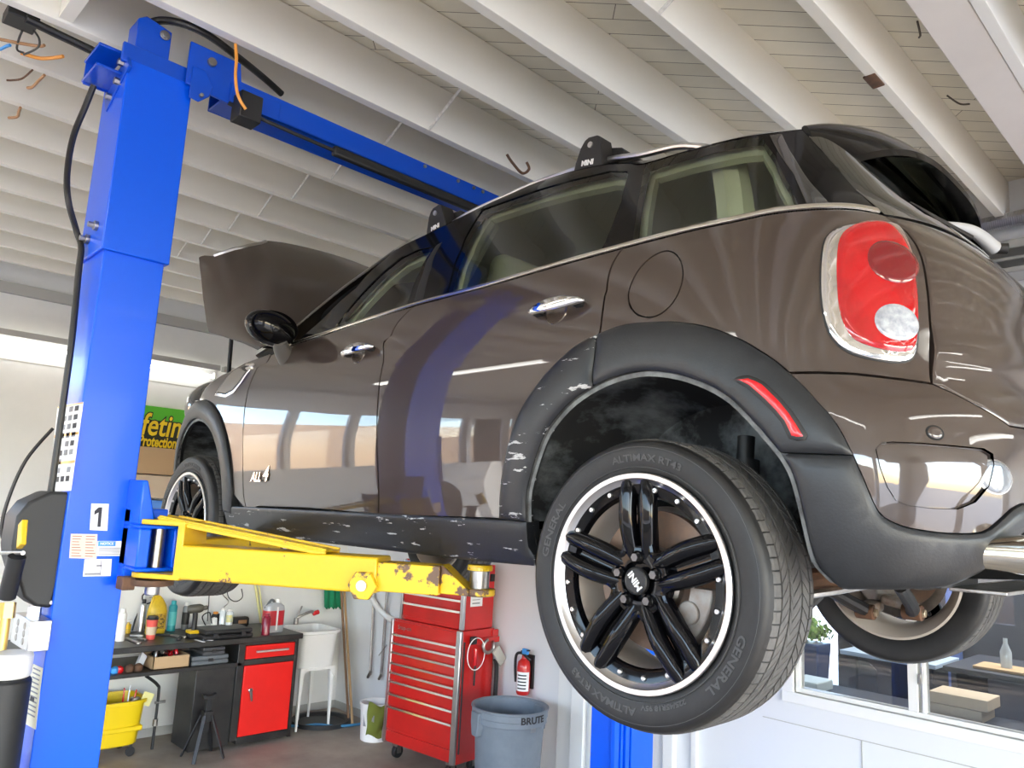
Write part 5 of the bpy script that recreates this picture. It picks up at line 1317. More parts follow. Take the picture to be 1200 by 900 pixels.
bottle('red_jar', 'small dark red jar in front of the coolant jug', 'jar', 311, 744, 719, .034, mat('wine', (.22, .01, .03), .2), cap=mat('wine2', (.35, .02, .05), .3))
# shelf things
p = at(195, 791, Z=.685); t = thing('parts_carton', 'open cardboard tray full of small parts on the bench shelf', 'cardboard box', tuple(p))
X1 = min(p.x, BX-.04); ya, yb_ = at(178, 790, X=X1).y, at(221, 785, X=X1).y; hh = .095
mb = MB(); 
for b in ((X1-.30, X1, ya, yb_, 0, .006), (X1-.006, X1, ya, yb_, 0, hh), (X1-.30, X1-.294, ya, yb_, 0, hh), (X1-.30, X1, ya, ya+.006, 0, hh), (X1-.30, X1, yb_-.006, yb_, 0, hh)): mb.box(b[0], b[1], b[2], b[3], .685+b[4], .685+b[5])
mb.build('tray', m_card, t, smooth=False)
for i in range(9):
    a = Vector((X1-.05-random.random()*.2, ya+.05+random.random()*(yb_-ya-.1), .685+.06+random.random()*.03)); dd = Vector((random.uniform(-1, 1), random.uniform(-1, 1), random.uniform(.1, .8))).normalized()
    tag(MB().cyl(a, a+dd*random.uniform(.06, .10), random.uniform(.010, .02), n=10).build('spare_part', random.choice((m_alu, m_steel, m_redl, m_black)), bevel=.003), 'small loose metal or plastic part lying in the cardboard tray', 'spare part', 'loose parts in the cardboard tray')
for nm, lab, x0, x1, y0, y1, za, zb, m in (('storage_case', 'larger grey plastic case at the bottom on the bench shelf', 224, 267, 0, 0, .685, .755, mat('case_grey', (.12, .135, .15), .5)), ('storage_case', 'smaller dark grey case on top of the larger one on the shelf', 236, 262, 0, 0, .757, .82, mat('case_dark', (.06, .062, .068), .5))):
    t = thing(nm, lab, 'tool case', (BX-.2, at((x0+x1)/2, 780, X=BX-.05).y, za)); ya, yb_ = at(x0, 780, X=BX-.05).y, at(x1, 775, X=BX-.05).y; zm = (za+zb)/2
    MB().box(BX-.33, BX-.04, ya, yb_, za, zm-.001).build('case_base', m, t, bevel=.008); MB().box(BX-.33, BX-.04, ya, yb_, zm+.001, zb).build('case_lid', m, t, bevel=.008)
    MB().box(BX-.042, BX-.036, (ya+yb_)/2-.02, (ya+yb_)/2+.02, zm-.012, zm+.012).build('case_latch', m_black, t, bevel=.002)
for i, (x, y, r, m, lab, nm) in enumerate(((141, 778, .03, m_redl, 'round red object at the left of the bench shelf', 'red_puck'), (152, 783, .034, m_rust, 'left brown round weight of two lying on the bench shelf', 'round_weight'), (162, 782, .034, m_rust, 'right brown round weight of two, next to the cardboard tray', 'round_weight'), (134, 788, .03, m_sky, 'small blue object at the far left of the bench shelf', 'blue_puck'))):
    p = at(x, y, X=BX-.08); p.z = .685; o = MB().lathe([(0, 0), (r*.8, 0), (r, r*.5), (r*.9, r*1.2), (r*.4, r*1.6), (0, r*1.7)], c=p, n=20).build(nm, m); tag(o, lab, nm.split('_')[1])
p = at(165, 776, X=BX-.12); p.z = .69
tag(MB().obox(p+Vector((0, 0, .06)), (.02, .0, 0), (0, .02, -.018), (0, .018, .05)).build('fabric_strap', mat('strap_grey', (.5, .52, .55), .8), bevel=.005), 'grey folded strap leaning on the cardboard tray', 'strap')
# mop bucket
p = at(128, 872, Z=.07); t = thing('mop_bucket', 'yellow mop bucket with casters standing behind the blue column', 'bucket', (p.x, p.y, 0))
cx, cy = at(132, 880, Z=.06).x-.12, at(132, 880, Z=.06).y-.02
def rr(w, d, z, q=.5): return [Vector((cx+d*math.copysign(abs(math.cos(a))**q, math.cos(a)), cy+w*math.copysign(abs(math.sin(a))**q, math.sin(a)), z)) for a in (2*PI*i/32 for i in range(33))]
MB().grid([rr(.19, .15, .09), rr(.20, .165, .10), rr(.225, .19, .40), rr(.24, .205, .405), rr(.24, .205, .43), rr(.215, .18, .43), rr(.19, .15, .12), rr(.01, .01, .12)]).build('bucket_body', m_ybk, t, ang=50)
for dx in (-.12, .12):
    for dy in (-.15, .15): MB().cyl((cx+dx-.01, cy+dy, .035), (cx+dx+.01, cy+dy, .035), .035).cyl((cx+dx, cy+dy, .04), (cx+dx, cy+dy, .10), .01).build('caster', m_black, t, bevel=.003)
MB().box(cx-.10, cx+.19, cy-.2, cy+.2, .20, .24).build('bucket_rib', m_ybk, t, bevel=.01)
for i, (x, y0, y1, m, lab) in enumerate(((142, 834, 806, m_redl, 'red marker standing leftmost in the yellow bucket'), (147, 832, 803, m_paper, 'white stick between the red markers in the yellow bucket'), (152, 832, 808, m_redl, 'red marker leaning right in the yellow bucket'))):
    a = at(x, y0, X=cx+.1); b = at(x+4+i*2, y1, X=cx+.1); tag(MB().beam(a-Vector((0, 0, .06)), b, .016, .008).build('paint_stick', m, bevel=.002), lab, 'stick')
a = at(157, 829, X=cx+.12); tag(MB().lathe([(0, -.06), (.045, -.055), (.05, 0), (.03, .05), (.035, .055), (.035, .075), (0, .075)], c=a, n=24).build('dark_jar', m_steel), 'dark grey jar at the right edge of the yellow bucket', 'jar')
a = at(172, 819, X=cx+.14); tag(MB().obox(a, (.001, 0, 0), (0, .04, -.016), (0, .016, .045)).build('paper_note', mat('note_yellow', (.75, .70, .30), .7)), 'yellow paper note hanging beside the dark jar', 'note')
# pipe under the bench
a = at(178, 878, Z=.0); t = thing('standpipe', 'dark vertical pipe with a valve under the bench near the wall', 'pipe', tuple(a))
MB().tube([a, a+Vector((0, 0, .42)), a+Vector((0, -.02, .50)), a+Vector((0, -.12, .58))], .012, 8).build('pipe', m_black, t)
MB().cyl(a+Vector((0, 0, .18)), a+Vector((0, 0, .23)), .02).cyl(a+Vector((0, -.02, .36)), a+Vector((0, .06, .36)), .012).build('valve', m_steel, t)
# jack stand
c = at(235, 888, Z=0); c.x += .03; t = thing('jack_stand', 'black steel jack stand on the floor before the bench side panel', 'jack stand', tuple(c))
for sx in (-1, 1):
    for sy in (-1, 1): MB().beam(c+Vector((sx*.12, sy*.12, .01)), c+Vector((sx*.03, sy*.03, .33)), .03, .012).build('leg', m_black, t, bevel=.002)
MB().box(c.x-.035, c.x+.035, c.y-.035, c.y+.035, .28, .36).build('collar', m_black, t, bevel=.004)
MB().box(c.x-.016, c.x+.016, c.y-.02, c.y+.02, .2, .46).build('ratchet_bar', m_black, t, bevel=.002)
MB().prism([c+Vector((-.02, -.045, .45)), c+Vector((-.02, -.055, .49)), c+Vector((-.02, -.02, .475)), c+Vector((-.02, .02, .475)), c+Vector((-.02, .055, .49)), c+Vector((-.02, .045, .45))], (.04, 0, 0)).build('saddle', m_black, t, bevel=.002)
# utility sink
s0 = at(350, 748, Z=.86); sx1 = -5.02; sx0 = -5.50; sy0, sy1 = 2.27, 2.62
t = thing('utility_sink', 'white plastic utility sink on four legs right of the workbench', 'sink', (-5.56, 2.52, 0)); ang = 0
def sq(s, z, sh=0): return [Vector((-5.575+.225*s*math.copysign(abs(math.cos(a))**.35, math.cos(a)), 2.52+.21*s*math.copysign(abs(math.sin(a))**.35, math.sin(a)), z)) for a in (2*PI*i/40 for i in range(41))]
MB().grid([sq(.80, .52), sq(.84, .53), sq(.93, .83), sq(1.04, .84), sq(1.05, .865), sq(.92, .865), sq(.88, .82), sq(.76, .60), sq(.02, .585)]).build('basin', m_wht, t, ang=45)
MB().grid([sq(.90, .80), sq(.87, .70), sq(.77, .602), sq(.02, .59)]).build('basin_lining', m_cream, t)
for sx in (-1, 1):
    for sy in (-1, 1):
        mb = MB(); x, y = -5.575+sx*.19, 2.52+sy*.175; w_ = .032
        mb.add([(x-sx*w_*k, y-sy*w_*l, z) for z, w_ in ((.54, .05), (.42, .035), (.0, .018)) for k, l in ((0, 0), (1, 0), (1, 1), (0, 1))], [(0, 1, 5, 4), (1, 2, 6, 5), (2, 3, 7, 6), (3, 0, 4, 7), (4, 5, 9, 8), (5, 6, 10, 9), (6, 7, 11, 10), (7, 4, 8, 11), (8, 9, 10, 11), (3, 2, 1, 0)])
        mb.build('leg', m_wht, t, bevel=.004)
MB().prism([(-5.385, 2.34, .54), (-5.385, 2.34, .44), (-5.385, 2.40, .515), (-5.385, 2.64, .515), (-5.385, 2.70, .44), (-5.385, 2.70, .54)], (.01, 0, 0)).build('apron', m_wht, t)
fb_ = at(338, 740, Z=.88); fb_ = at(346, 738, X=-5.80); fb_.z = .865
fc_ = thing('faucet', 'chrome faucet with a red hose fitting over the white sink', 'faucet', tuple(fb_))
MB().tube([fb_, fb_+Vector((0, 0, .05)), fb_+Vector((.02, .06, .09)), fb_+Vector((.03, .14, .115)), fb_+Vector((.03, .18, .10))], .013, 10).build('spout', m_steel, fc_)
MB().beam(fb_+Vector((0, 0, .05)), fb_+Vector((0, .05, .17)), .02, .012).cyl(fb_, fb_+Vector((0, 0, .06)), .022).build('lever', m_steel, fc_, bevel=.004)
MB().cyl(fb_+Vector((.03, .16, .095)), fb_+Vector((.03, .22, .11)), .022).build('hose_fitting', m_redl, fc_, bevel=.004)
MB().tube([(-5.70, 2.55, .55), (-5.72, 2.55, .2), (-5.72, 2.55, 0)], .02, 10).build('drain_pipe', m_steel, t)
# mat, floor hose
mt_ = Vector((-5.55, 2.70, 0)); tag(MB().lathe([(0, .004), (.22, .006), (.24, .03), (.27, .032), (.285, .0)], c=mt_, n=40).build('rubber_pan', m_black), 'black round rubber pan on the floor under the sink', 'drip pan')
tag(MB().tube([at(x, y, Z=.014) for x, y in ((336, 850), (352, 851), (372, 849), (392, 851), (410, 850), (424, 848))], .012, 8).build('blue_hose', mat('hose_blue', (.05, .22, .42), .5)), 'blue hose lying on the floor before the black rubber pan', 'hose')
# broom handles and cloth in the corner
for (x0, y0, x1, y1, lab, m) in ((402, 668, 413, 849, 'light wooden pole leaning in the corner behind the sink, right of two', m_wood), (398, 660, 408.5, 845, 'darker wooden pole leaning in the corner behind the sink, left of two', mat('wood_dark', (.22, .12, .06), .6))):
    tag(MB().cyl(at(x0, y0, X=-5.90), at(x1, y1, Z=.004), .012).build('wooden_pole', m), lab, 'pole')
gv = thing('work_gloves', 'dark green cloth gloves hanging on the back wall by the broom', 'gloves', tuple(at(390, 700, X=-5.88)))
for x in (386, 394):
    rows = [[at(x-6+12*i/6, y+(3 if i % 2 else 0)*(k == 3), X=-5.88)+Vector((.012*math.sin(i*1.6), 0, 0)) for i in range(7)] for k, y in enumerate((680, 690, 700, 711))]
    mb = MB().grid(rows); o = mb.build('glove', m_green, gv); sm = o.modifiers.new('s', 'SOLIDIFY'); sm.thickness = .01
# rods on the back wall, white hose
for (x0, y0, x1, y1, lab) in ((438, 690, 433, 790, 'grey stay rod with hook hanging on the back wall, left of two'), (453, 690, 446, 792, 'grey stay rod with a small cross piece hanging on the back wall, right of two')):
    a, b = at(x0, y0, Y=3.07), at(x1, y1, Y=3.07); t = thing('stay_rod', lab, 'rod', tuple(b)); MB().cyl(a, b, .008, n=10).cyl(a+Vector((.03, 0, 0)), b+Vector((.025, 0, 0)), .005, n=8).build('rod', m_steel, t)
    MB().cyl(b+Vector((-.01, -.01, -.03)), b+Vector((.03, -.01, .03)), .014).build('hook', m_steel, t)
    if x0 == 453: MB().cyl(at(444, 768, Y=3.06), at(453, 756, Y=3.06), .006).build('cross_piece', m_steel, t)
tag(MB().tube([at(x, y, Y=3.05) for x, y in ((430, 690), (436, 702), (445, 715), (457, 725), (468, 730))], .028, 12).build('white_hose', m_wht), 'thick white plastic hose curving down to the red tool chest', 'hose')
# bucket with cloth
c = at(438, 866, Z=0); c.y += .0; t = thing('paint_bucket', 'white plastic bucket left of the red tool chest', 'bucket', tuple(c))
MB().lathe([(0, 0), (.115, 0), (.12, .004), (.138, .30), (.145, .302), (.145, .315), (.132, .315), (.115, .02), (0, .02)], c=c, n=40).build('bucket_body', m_wht, t)
mb = MB(); mb.obox(c+Vector((.06, -.112, .18)), (.05, .02, 0), (0, .001, 0), (0, 0, .05)); mb.build('printed_label', m_inkg, t)
rows = []
for k in range(9):
    z = .325-.27*k/8; r = .150-.022*(k/8)
    rows.append([c+Vector(((r+.012*math.sin(7*a+k))*math.cos(a), (r+.012*math.sin(7*a+k))*math.sin(a), z+.02*math.sin(5*a))) for a in (math.radians(-75+ (14-k)*1.0 + 62*i/14) for i in range(15))])
o = MB().grid(rows).build('cloth', m_olive); sm = o.modifiers.new('s', 'SOLIDIFY'); sm.thickness = .008; tag(o, 'olive green rag hanging over the rim of the white bucket', 'rag')
# ------------------------------------------------------------------ red tool chest
def chest():
    t = thing('roll_cabinet', 'tall red tool chest with eight drawers on casters, lower unit', 'tool chest')
    W_, D_, z0, z1 = .80, .38, .12, 1.10
    MB().box(0, W_, .012, D_, z0, z1).build('cabinet_body', m_tool, t, bevel=.004)
    zs_ = [1.055, .985, .91, .835, .755, .675, .585, .475, .36, .14]
    pn = MB().box(.03, W_-.05, -.002, .014, .995, 1.085).build('name_panel', m_tool, t, bevel=.003)
    tops = [.985, .915, .84, .755, .68, .61, .51, .41]
    bots = tops[1:]+[.225]
    for a, b in zip(tops, bots):
        dw = MB().box(.03, W_-.05, -.004, .014, b+.006, a-.004).build('drawer', m_tool, t, bevel=.003)
        MB().prism([(.03, -.004, a-.004), (.03, -.018, a-.002), (.03, -.020, a-.018), (.03, -.012, a-.020), (.03, -.004, a-.012)], (W_-.08, 0, 0)).build('drawer_pull', m_trim, dw)
    MB().box(.02, W_-.04, -.002, .014, .135, .215).build('kick_panel', m_tool, t, bevel=.003)
    for x0, x1 in ((0, .03), (W_-.05, W_)): MB().box(x0, x1, -.014, .012, z0, z1).build('corner_trim', m_alu, t, bevel=.004)
    for x in (.10, W_-.10):
        for y in (.07, D_-.07):
            k = MB().cyl((x-.018, y, .05), (x+.018, y, .05), .05, n=24).build('caster', m_black, t, bevel=.004); MB().box(x-.03, x+.03, y-.03, y+.03, .09, .12).box(x-.026, x-.02, y-.02, y+.02, .04, .1).box(x+.02, x+.026, y-.02, y+.02, .04, .1).build('caster_bracket', m_steel, k)
    MB().text('Snap-on', .05, (.16, -.004, 1.04), (1, 0, 0), (0, 0, 1)).build('lettering', m_steel, pn, smooth=False)
    return t
rc = chest(); A_ = at(449, 868, Z=.12); B_ = at(532.5, 897.5, Z=.12); rz = math.atan2(B_.y-A_.y, B_.x-A_.x); rc.location = (A_.x, A_.y, 0); rc.rotation_euler.z = rz; SCL = (B_-A_).length/.80
rc.scale = (SCL, 1, 1)
t = thing('top_chest', 'red top chest with aluminium pulls stacked on the roll cabinet', 'tool chest')
W_, D_ = .74, .34; MB().box(0, W_, .012, D_, 1.103, 1.60).build('chest_body', m_tool, t, bevel=.004)
for a, b in ((1.59, 1.49), (1.485, 1.41), (1.405, 1.335), (1.33, 1.25), (1.245, 1.13)):
    dw = MB().box(.03, W_-.04, -.004, .014, b+.005, a-.002).build('drawer', m_tool, t, bevel=.003)
    MB().prism([(.03, -.004, a-.002), (.03, -.018, a-.0), (.03, -.020, a-.016), (.03, -.012, a-.018), (.03, -.004, a-.010)], (W_-.07, 0, 0)).build('drawer_pull', m_trim, dw)
for x0, x1 in ((0, .025), (W_-.04, W_)): MB().box(x0, x1, -.014, .012, 1.103, 1.60).build('corner_trim', m_alu, t, bevel=.004)
ps = MB().box(W_, W_+.002, .06, .20, 1.28, 1.44).build('paper_label', m_paper, t); MB().box(W_+.002, W_+.003, .08, .17, 1.30, 1.31).box(W_+.002, W_+.003, .08, .17, 1.33, 1.335).build('printed_lines', m_inkg, ps)
MB().box(W_, W_+.02, D_-.06, D_-.02, 1.47, 1.53).build('lid_stay', m_black, t, bevel=.004)
ca, sa = math.cos(rz), math.sin(rz)
def loc(u, v): return (A_.x+ca*u-sa*v, A_.y+sa*u+ca*v, 0)
t.location = loc(.06*SCL, .035); t.rotation_euler.z = rz
def side(u, v, z): p = loc(u, v); return Vector((p[0], p[1], z))
SW = .80*SCL
# things hung on the chest side
rl_ = thing('tool_rail', 'red bar fixed to the side of the tool chest', 'rail', tuple(side(SW, .3, 1.0)))
MB().obox(side(SW+.022, .26, 1.015), (.012*ca, .012*sa, 0), (-.15*sa, .15*ca, 0), (0, 0, .022)).build('bar', m_tool, rl_, bevel=.004)
MB().obox(side(SW+.008, .38, 1.06), (.01, 0, 0), (0, .03, 0), (0, 0, .03)).build('bar_bracket', m_tool, rl_, bevel=.003)
mb = MB(); c_ = side(SW+.05, .26, .975)
ring = [c_+Vector((0, .055*math.cos(a), .05*math.sin(a))) for a in (math.radians(100+300*i/20) for i in range(21))]
mb.tube(ring, .014, 8, smooth=False); tag(mb.build('ring_spanner', m_steel), 'open steel hook spanner hanging on the rail of the red chest', 'spanner')
tag(MB().tube([side(SW+.05, .12+.10*math.cos(a), .93+.12*math.sin(a)) for a in (2*PI*i/16 for i in range(17))], .004, 6).build('wire_loop', m_wht), 'thin white wire loop hanging on the side of the red chest', 'wire')
tag(MB().obox(side(SW+.03, .10, 1.03), (.015, 0, 0), (0, .03, 0), (0, 0, .03)).build('black_clamp', m_black, bevel=.008), 'black clamp sitting on the top front end of the chest rail', 'clamp')
sc_ = thing('screwdriver', 'screwdriver with red handle and black shaft hanging on the chest side', 'screwdriver', tuple(side(SW+.04, .13, .7)))
MB().cyl(side(SW+.035, .13, .84), side(SW+.035, .125, .97), .016, n=12).build('grip', m_redl, sc_, bevel=.004); MB().cyl(side(SW+.035, .13, .69), side(SW+.035, .13, .84), .008, n=10).build('shaft', m_black, sc_)
hm = thing('scraper', 'long black handled scraper with a grey head leaning on the chest side', 'scraper', tuple(side(SW+.07, .36, .5)))
MB().tube([side(SW+.07, .35, .45), side(SW+.07, .35, .78), side(SW+.07, .33, .87)], .018, 10).build('handle', m_black, hm)
MB().obox(side(SW+.09, .35, .90), Vector((.01, 0, 0)), Vector((0, .045, -.055)), Vector((0, .03, .028))).build('head', mat('scraper_grey', (.5, .48, .42), .5), hm, bevel=.003)
tag(MB().tube([side(SW+.012, .02, 1.02), side(SW+.014, .02, .5), side(SW+.014, .02, .2)], .007, 6).build('black_cable', m_black), 'black cord hanging down along the front corner of the chest side', 'cord')
# fire extinguisher on the wall
fe = at(613, 800, Y=3.03); t = thing('fire_extinguisher', 'small red fire extinguisher hung on the white back wall', 'fire extinguisher', (fe.x, 3.03, .66))
MB().lathe([(0, .66), (.045, .66), (.052, .675), (.052, .86), (.045, .90), (.02, .925), (.018, .95), (0, .95)], c=(fe.x, 3.03, 0), n=32).build('cylinder', m_tool, t)
mb = MB(); 
rows = [[Vector((fe.x+.0525*math.cos(a), 3.03+.0525*math.sin(a), z)) for a in (math.radians(-120+130*i/12) for i in range(13))] for z in (.69, .83)]
lb_ = mb.grid(rows).build('instruction_label', m_paper, t)
mb = MB()
for k in range(5): mb.grid([[Vector((fe.x+.053*math.cos(a), 3.03+.053*math.sin(a), z)) for a in (math.radians(-100+80*i/8) for i in range(9))] for z in (.705+.024*k, .715+.024*k)])
mb.build('label_print', m_ink, lb_)
MB().beam((fe.x-.01, 3.03, .955), (fe.x+.10, 2.99, .93), .02, .012).beam((fe.x-.03, 3.03, .975), (fe.x+.09, 2.99, 1.0), .02, .012).cyl((fe.x, 3.03, .93), (fe.x, 3.03, .98), .016).build('squeeze_handle', m_black, t, bevel=.003)
MB().obox((fe.x+.04, 3.0, .985), (.03, 0, 0), (0, .01, 0), (0, 0, .02)).build('blue_tag', m_sky, t, bevel=.004)
MB().tube([(fe.x-.0, 3.03, .96), (fe.x-.07, 3.02, .95), (fe.x-.085, 3.02, .86), (fe.x-.07, 3.02, .74)], .011, 8).build('discharge_hose', m_black, t)
MB().box(fe.x-.05, fe.x+.05, 3.08, 3.098, .7, .95).build('wall_bracket', m_black, t)
# trash can
c = at(598, 826, Z=.70); c.z = 0; t = thing('trash_can', 'round grey plastic trash can lettered BRUTE beside the red chest', 'trash can', tuple(c))
MB().lathe([(0, .0), (.205, 0), (.212, .01), (.243, .58), (.250, .60), (.262, .605), (.262, .64), (.268, .645), (.268, .685), (.275, .69), (.275, .70), (.262, .702), (.25, .69), (.235, .58), (.20, .02), (0, .02)], c=c, n=64).build('can_body', m_bin, t, ang=30)
MB().lathe([(.2555, .695), (.2485, .66), (.2335, .55), (.199, .022), (0, .022)], c=c, n=48).build('can_lining', m_binin, t)
vd = Vector((CAM[0]-c.x, CAM[1]-c.y, 0)).normalized(); va = math.atan2(vd.y, vd.x)
for da in (-58, 122):
    a = va+math.radians(da); er = Vector((math.cos(a), math.sin(a), 0)); et = Vector((-er.y, er.x, 0))
    mb = MB(); mb.prism([c+er*.235+et*s+Vector((0, 0, z)) for s, z in ((-.05, .675), (.05, .675), (.05, .60), (.03, .52), (-.03, .52), (-.05, .60))], er*.05); mb.build('handle', m_bin, t, bevel=.006)
a0 = va+math.radians(38)
def cyl_fn(rad, z0):
    def f(x, y, z): a = a0+x/rad; return (c.x+(rad+z+.001)*math.cos(a), c.y+(rad+z+.001)*math.sin(a), z0+y)
    return f
MB().text('BRUTE', .062, (0, 0, 0), (1, 0, 0), (0, 0, 1), fn=cyl_fn(.2685, .655), bold=.002, sx=1.1).build('lettering', m_ink, t, smooth=False)
mb = MB()
for k in range(3): mb.text('.......', .05, (0, 0, 0), (1, 0, 0), (0, 0, 1), fn=cyl_fn(.2645, .615-.010*k), bold=.001, sx=.6)
mb.build('small_print', m_inkg, t, smooth=False)
# ------------------------------------------------------------------ left wall: banner, boxes, cables
bz0, bz1 = 2.43, 2.79; bx = XL+.055
t = thing('wall_banner', 'green banner with yellow letters partly hidden behind the blue column', 'banner', (bx, .7, bz0))
bs = MB().m(mat('banner_green', (.10, .50, .03), .5)).box(XL+.03, bx, .66, 1.75, bz0+.24, bz1); bs.build('banner_top', MATS['banner_green'], t, smooth=False)
MB().box(XL+.03, bx-.001, .66, 1.75, bz0, bz0+.24).build('banner_bottom', mat('banner_black', (.03, .04, .02), .5), t, smooth=False)
def two(body, size, y, z, par, sh=0., sx_=.6):
    MB().text(body, size, (bx+.003, y, z), (0, 1, 0), (0, 0, 1), bold=.014, extrude=.001, align='LEFT', shear=sh, sx=sx_).build('letter_outline', m_ink, par, smooth=False)
    MB().text(body, size, (bx+.006, y, z), (0, 1, 0), (0, 0, 1), bold=.004, extrude=.001, align='LEFT', shear=sh, sx=sx_).build('letters', mat('banner_yellow', (.85, .62, .02), .5), par, smooth=False)
two('Lifetime', .27, .735, bz0+.19, t, .15, .72); two('Protection', .13, .865, bz0+.05, t, .1, .58)
tag(MB().box(XL+.02, XL+.22, .72, 1.6, 2.20, 2.425).build('brown_carton', m_card, bevel=.005), 'brown carton on the shelf right under the green banner', 'cardboard box')
sb_ = thing('wall_cabinet', 'light blue metal cabinet on the left wall below the brown carton', 'wall cabinet', (XL+.1, 1.3, 1.52))
m_lb = mat('cabinet_blue', (.12, .33, .85), .4)
MB().box(XL+.0, XL+.15, .72, 2.13, 1.52, 1.98).build('cabinet_body', m_lb, sb_, bevel=.006)
for z in (1.62, 1.74, 1.86): MB().box(XL+.15, XL+.156, .74, 2.11, z, z+.105).build('drawer_front', m_lb, sb_, bevel=.002)
tag(MB().box(XL+.0, XL+.2, .72, 1.9, 2.0, 2.19).build('cream_carton', m_tan, bevel=.005), 'cream carton between the brown carton and the blue wall cabinet', 'cardboard box')
for i, (y0, y1, z0_, z1_, m, lab) in enumerate(((2.17, 2.25, 1.50, 1.72, m_wht, 'white bottle standing right of the light blue wall cabinet'), (2.28, 2.36, 1.50, 1.68, m_black, 'black bottle on the wall shelf, left of the dark pair'), (2.42, 2.52, 1.50, 1.66, m_bblk, 'dark canister on the wall shelf nearest the corner'))):
    r = (y1-y0)/2; tag(MB().lathe([(0, z0_), (r, z0_), (r, z1_-.05), (r*.5, z1_-.02), (r*.5, z1_), (0, z1_)], c=(XL+.12, (y0+y1)/2, 0), n=24).build('shelf_bottle', m), lab, 'bottle')
tag(MB().box(XL, XL+.24, .70, 2.75, 1.475, 1.50).build('wall_shelf', m_wht, bevel=.003), 'white wall shelf carrying the light blue cabinet and dark bottles', 'shelf')
# yellow strip light tube leaning by the bench end
tag(MB().cyl(at(299, 684, X=XL+.03), at(307, 738, X=XL+.06), .012).cyl(at(303, 684, X=XL+.04), at(310, 736, X=XL+.07), .008).build('yellow_rod', mat('pale_yellow', (.72, .66, .30), .5)), 'pale yellow double rod leaning on the left wall behind the red jug', 'rod')
# wall outlet with plugs and cables
po = at(177, 694, X=XL+.01); t = thing('wall_outlet', 'white wall outlet with black plugs above the yellow jug', 'outlet', tuple(po))
MB().obox(po, (.006, 0, 0), (0, .045, 0), (0, 0, .07)).build('outlet_plate', m_wht, t, bevel=.004)
MB().obox(po+Vector((.02, -.01, .03)), (.018, 0, 0), (0, .022, 0), (0, 0, .02)).build('plug', m_black, t, bevel=.005)
MB().tube([po+Vector((.03, -.01, .02)), po+Vector((.04, -.08, -.02)), po+Vector((.03, -.05, -.09)), po+Vector((.03, .03, -.06)), po+Vector((.03, .03, .03))], .006, 6).build('plug_cord', m_black, t)
for i, (pts, lab, m) in enumerate((
    (((245, 676), (245, 700), (244, 715), (243, 728)), 'thin black cord hanging on the wall above the charger', m_black),
    (((283, 690), (284, 700), (276, 705), (268, 700), (266, 690)), 'black cord loop below the yellow arm above the clear bottles', m_black),
    (((256, 688), (262, 698), (268, 705), (262, 712)), 'grey wire hanging to the clear bottles', m_steel),
    (((175, 700), (191, 702), (192, 718), (192, 735)), 'thin grey conduit on the wall above the teal can', m_steel))):
    tag(MB().tube([at(x, y, X=XL+.03) for x, y in pts], .004, 6).build('wall_cable', m), lab, 'cord')
# ------------------------------------------------------------------ office things seen through the window
def leafy(c, r, n, m, par, nm='foliage'):
    mb = MB()
    for i in range(n):
        d = Vector((random.gauss(0, 1), random.gauss(0, 1), abs(random.gauss(0, .9)))).normalized(); p = c+d*r*random.uniform(.4, 1); t = d.cross(Vector((random.random(), random.random(), random.random()))).normalized()
        L = random.uniform(.03, .055); s = t.cross(d).normalized()*L*.35; q = (t+d*.5).normalized()*L
        mb.add([p, p+q*.5+s, p+q, p+q*.5-s], [(0, 1, 2, 3)])
    return mb.build(nm, m, par, smooth=False, fix=False)
pp = Vector((-1.62, 4.62, 0)); a = at(948, 760, Y=4.6)
t = thing('potted_plant', 'green plant in a tall dark blue planter seen through the window', 'plant', (a.x-.02, 4.6, 0))
zt_ = at(948, 752, Y=4.6).z; m_pl = mat('planter_blue', (.03, .06, .16), .4)
MB().add([(a.x+sx*w_, 4.6+sy*w_, z) for z, w_ in ((.55, .085), (zt_, .125)) for sx, sy in ((-1, -1), (1, -1), (1, 1), (-1, 1))], [(0, 1, 5, 4), (1, 2, 6, 5), (2, 3, 7, 6), (3, 0, 4, 7), (3, 2, 1, 0), (4, 5, 6, 7)]).build('planter', m_pl, t, bevel=.01)
leafy(Vector((a.x, 4.6, zt_+.03)), .17, 420, mat('leaf_green', (.10, .26, .04), .6, col2=(.30, .42, .10), nscale=30), t)
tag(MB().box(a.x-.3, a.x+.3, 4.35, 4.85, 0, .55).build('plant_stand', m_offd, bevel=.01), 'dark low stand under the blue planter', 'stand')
b = at(929, 812, Y=3.42); q = at(962, 800, Y=3.42)
tag(MB().box(b.x, q.x, 3.36, 3.6, WZ0-.04, at(935, 797, Y=3.36).z).build('grey_printer', mat('pale_teal', (.55, .64, .65), .5), bevel=.008), 'pale grey box behind the left end of the window', 'box')
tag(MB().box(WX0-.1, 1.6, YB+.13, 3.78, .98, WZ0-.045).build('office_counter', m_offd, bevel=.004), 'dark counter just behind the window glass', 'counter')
ta, tb = at(984, 761, Y=4.2), at(1040, 772, Y=4.2)
t = thing('office_table', 'table with a pale blue top inside the office', 'table', (ta.x+.3, 4.3, 0))
MB().box(ta.x, ta.x+.62, 4.2, 4.7, ta.z-.03, ta.z).build('table_top', mat('table_pale', (.55, .68, .85), .3), t, bevel=.004)
for dx in (.05, .54): MB().box(ta.x+dx, ta.x+dx+.04, 4.25, 4.29, 0, ta.z-.03).build('leg', m_offd, t)
ca_ = at(975, 790, Y=3.95); t = thing('clear_chair', 'transparent plastic chair back behind the window', 'chair', (ca_.x+.15, 3.95, 0))
sh = [(-.16, .75), (-.16, 1.14), (-.12, 1.20), (.08, 1.20), (.14, 1.15), (.16, .75)]
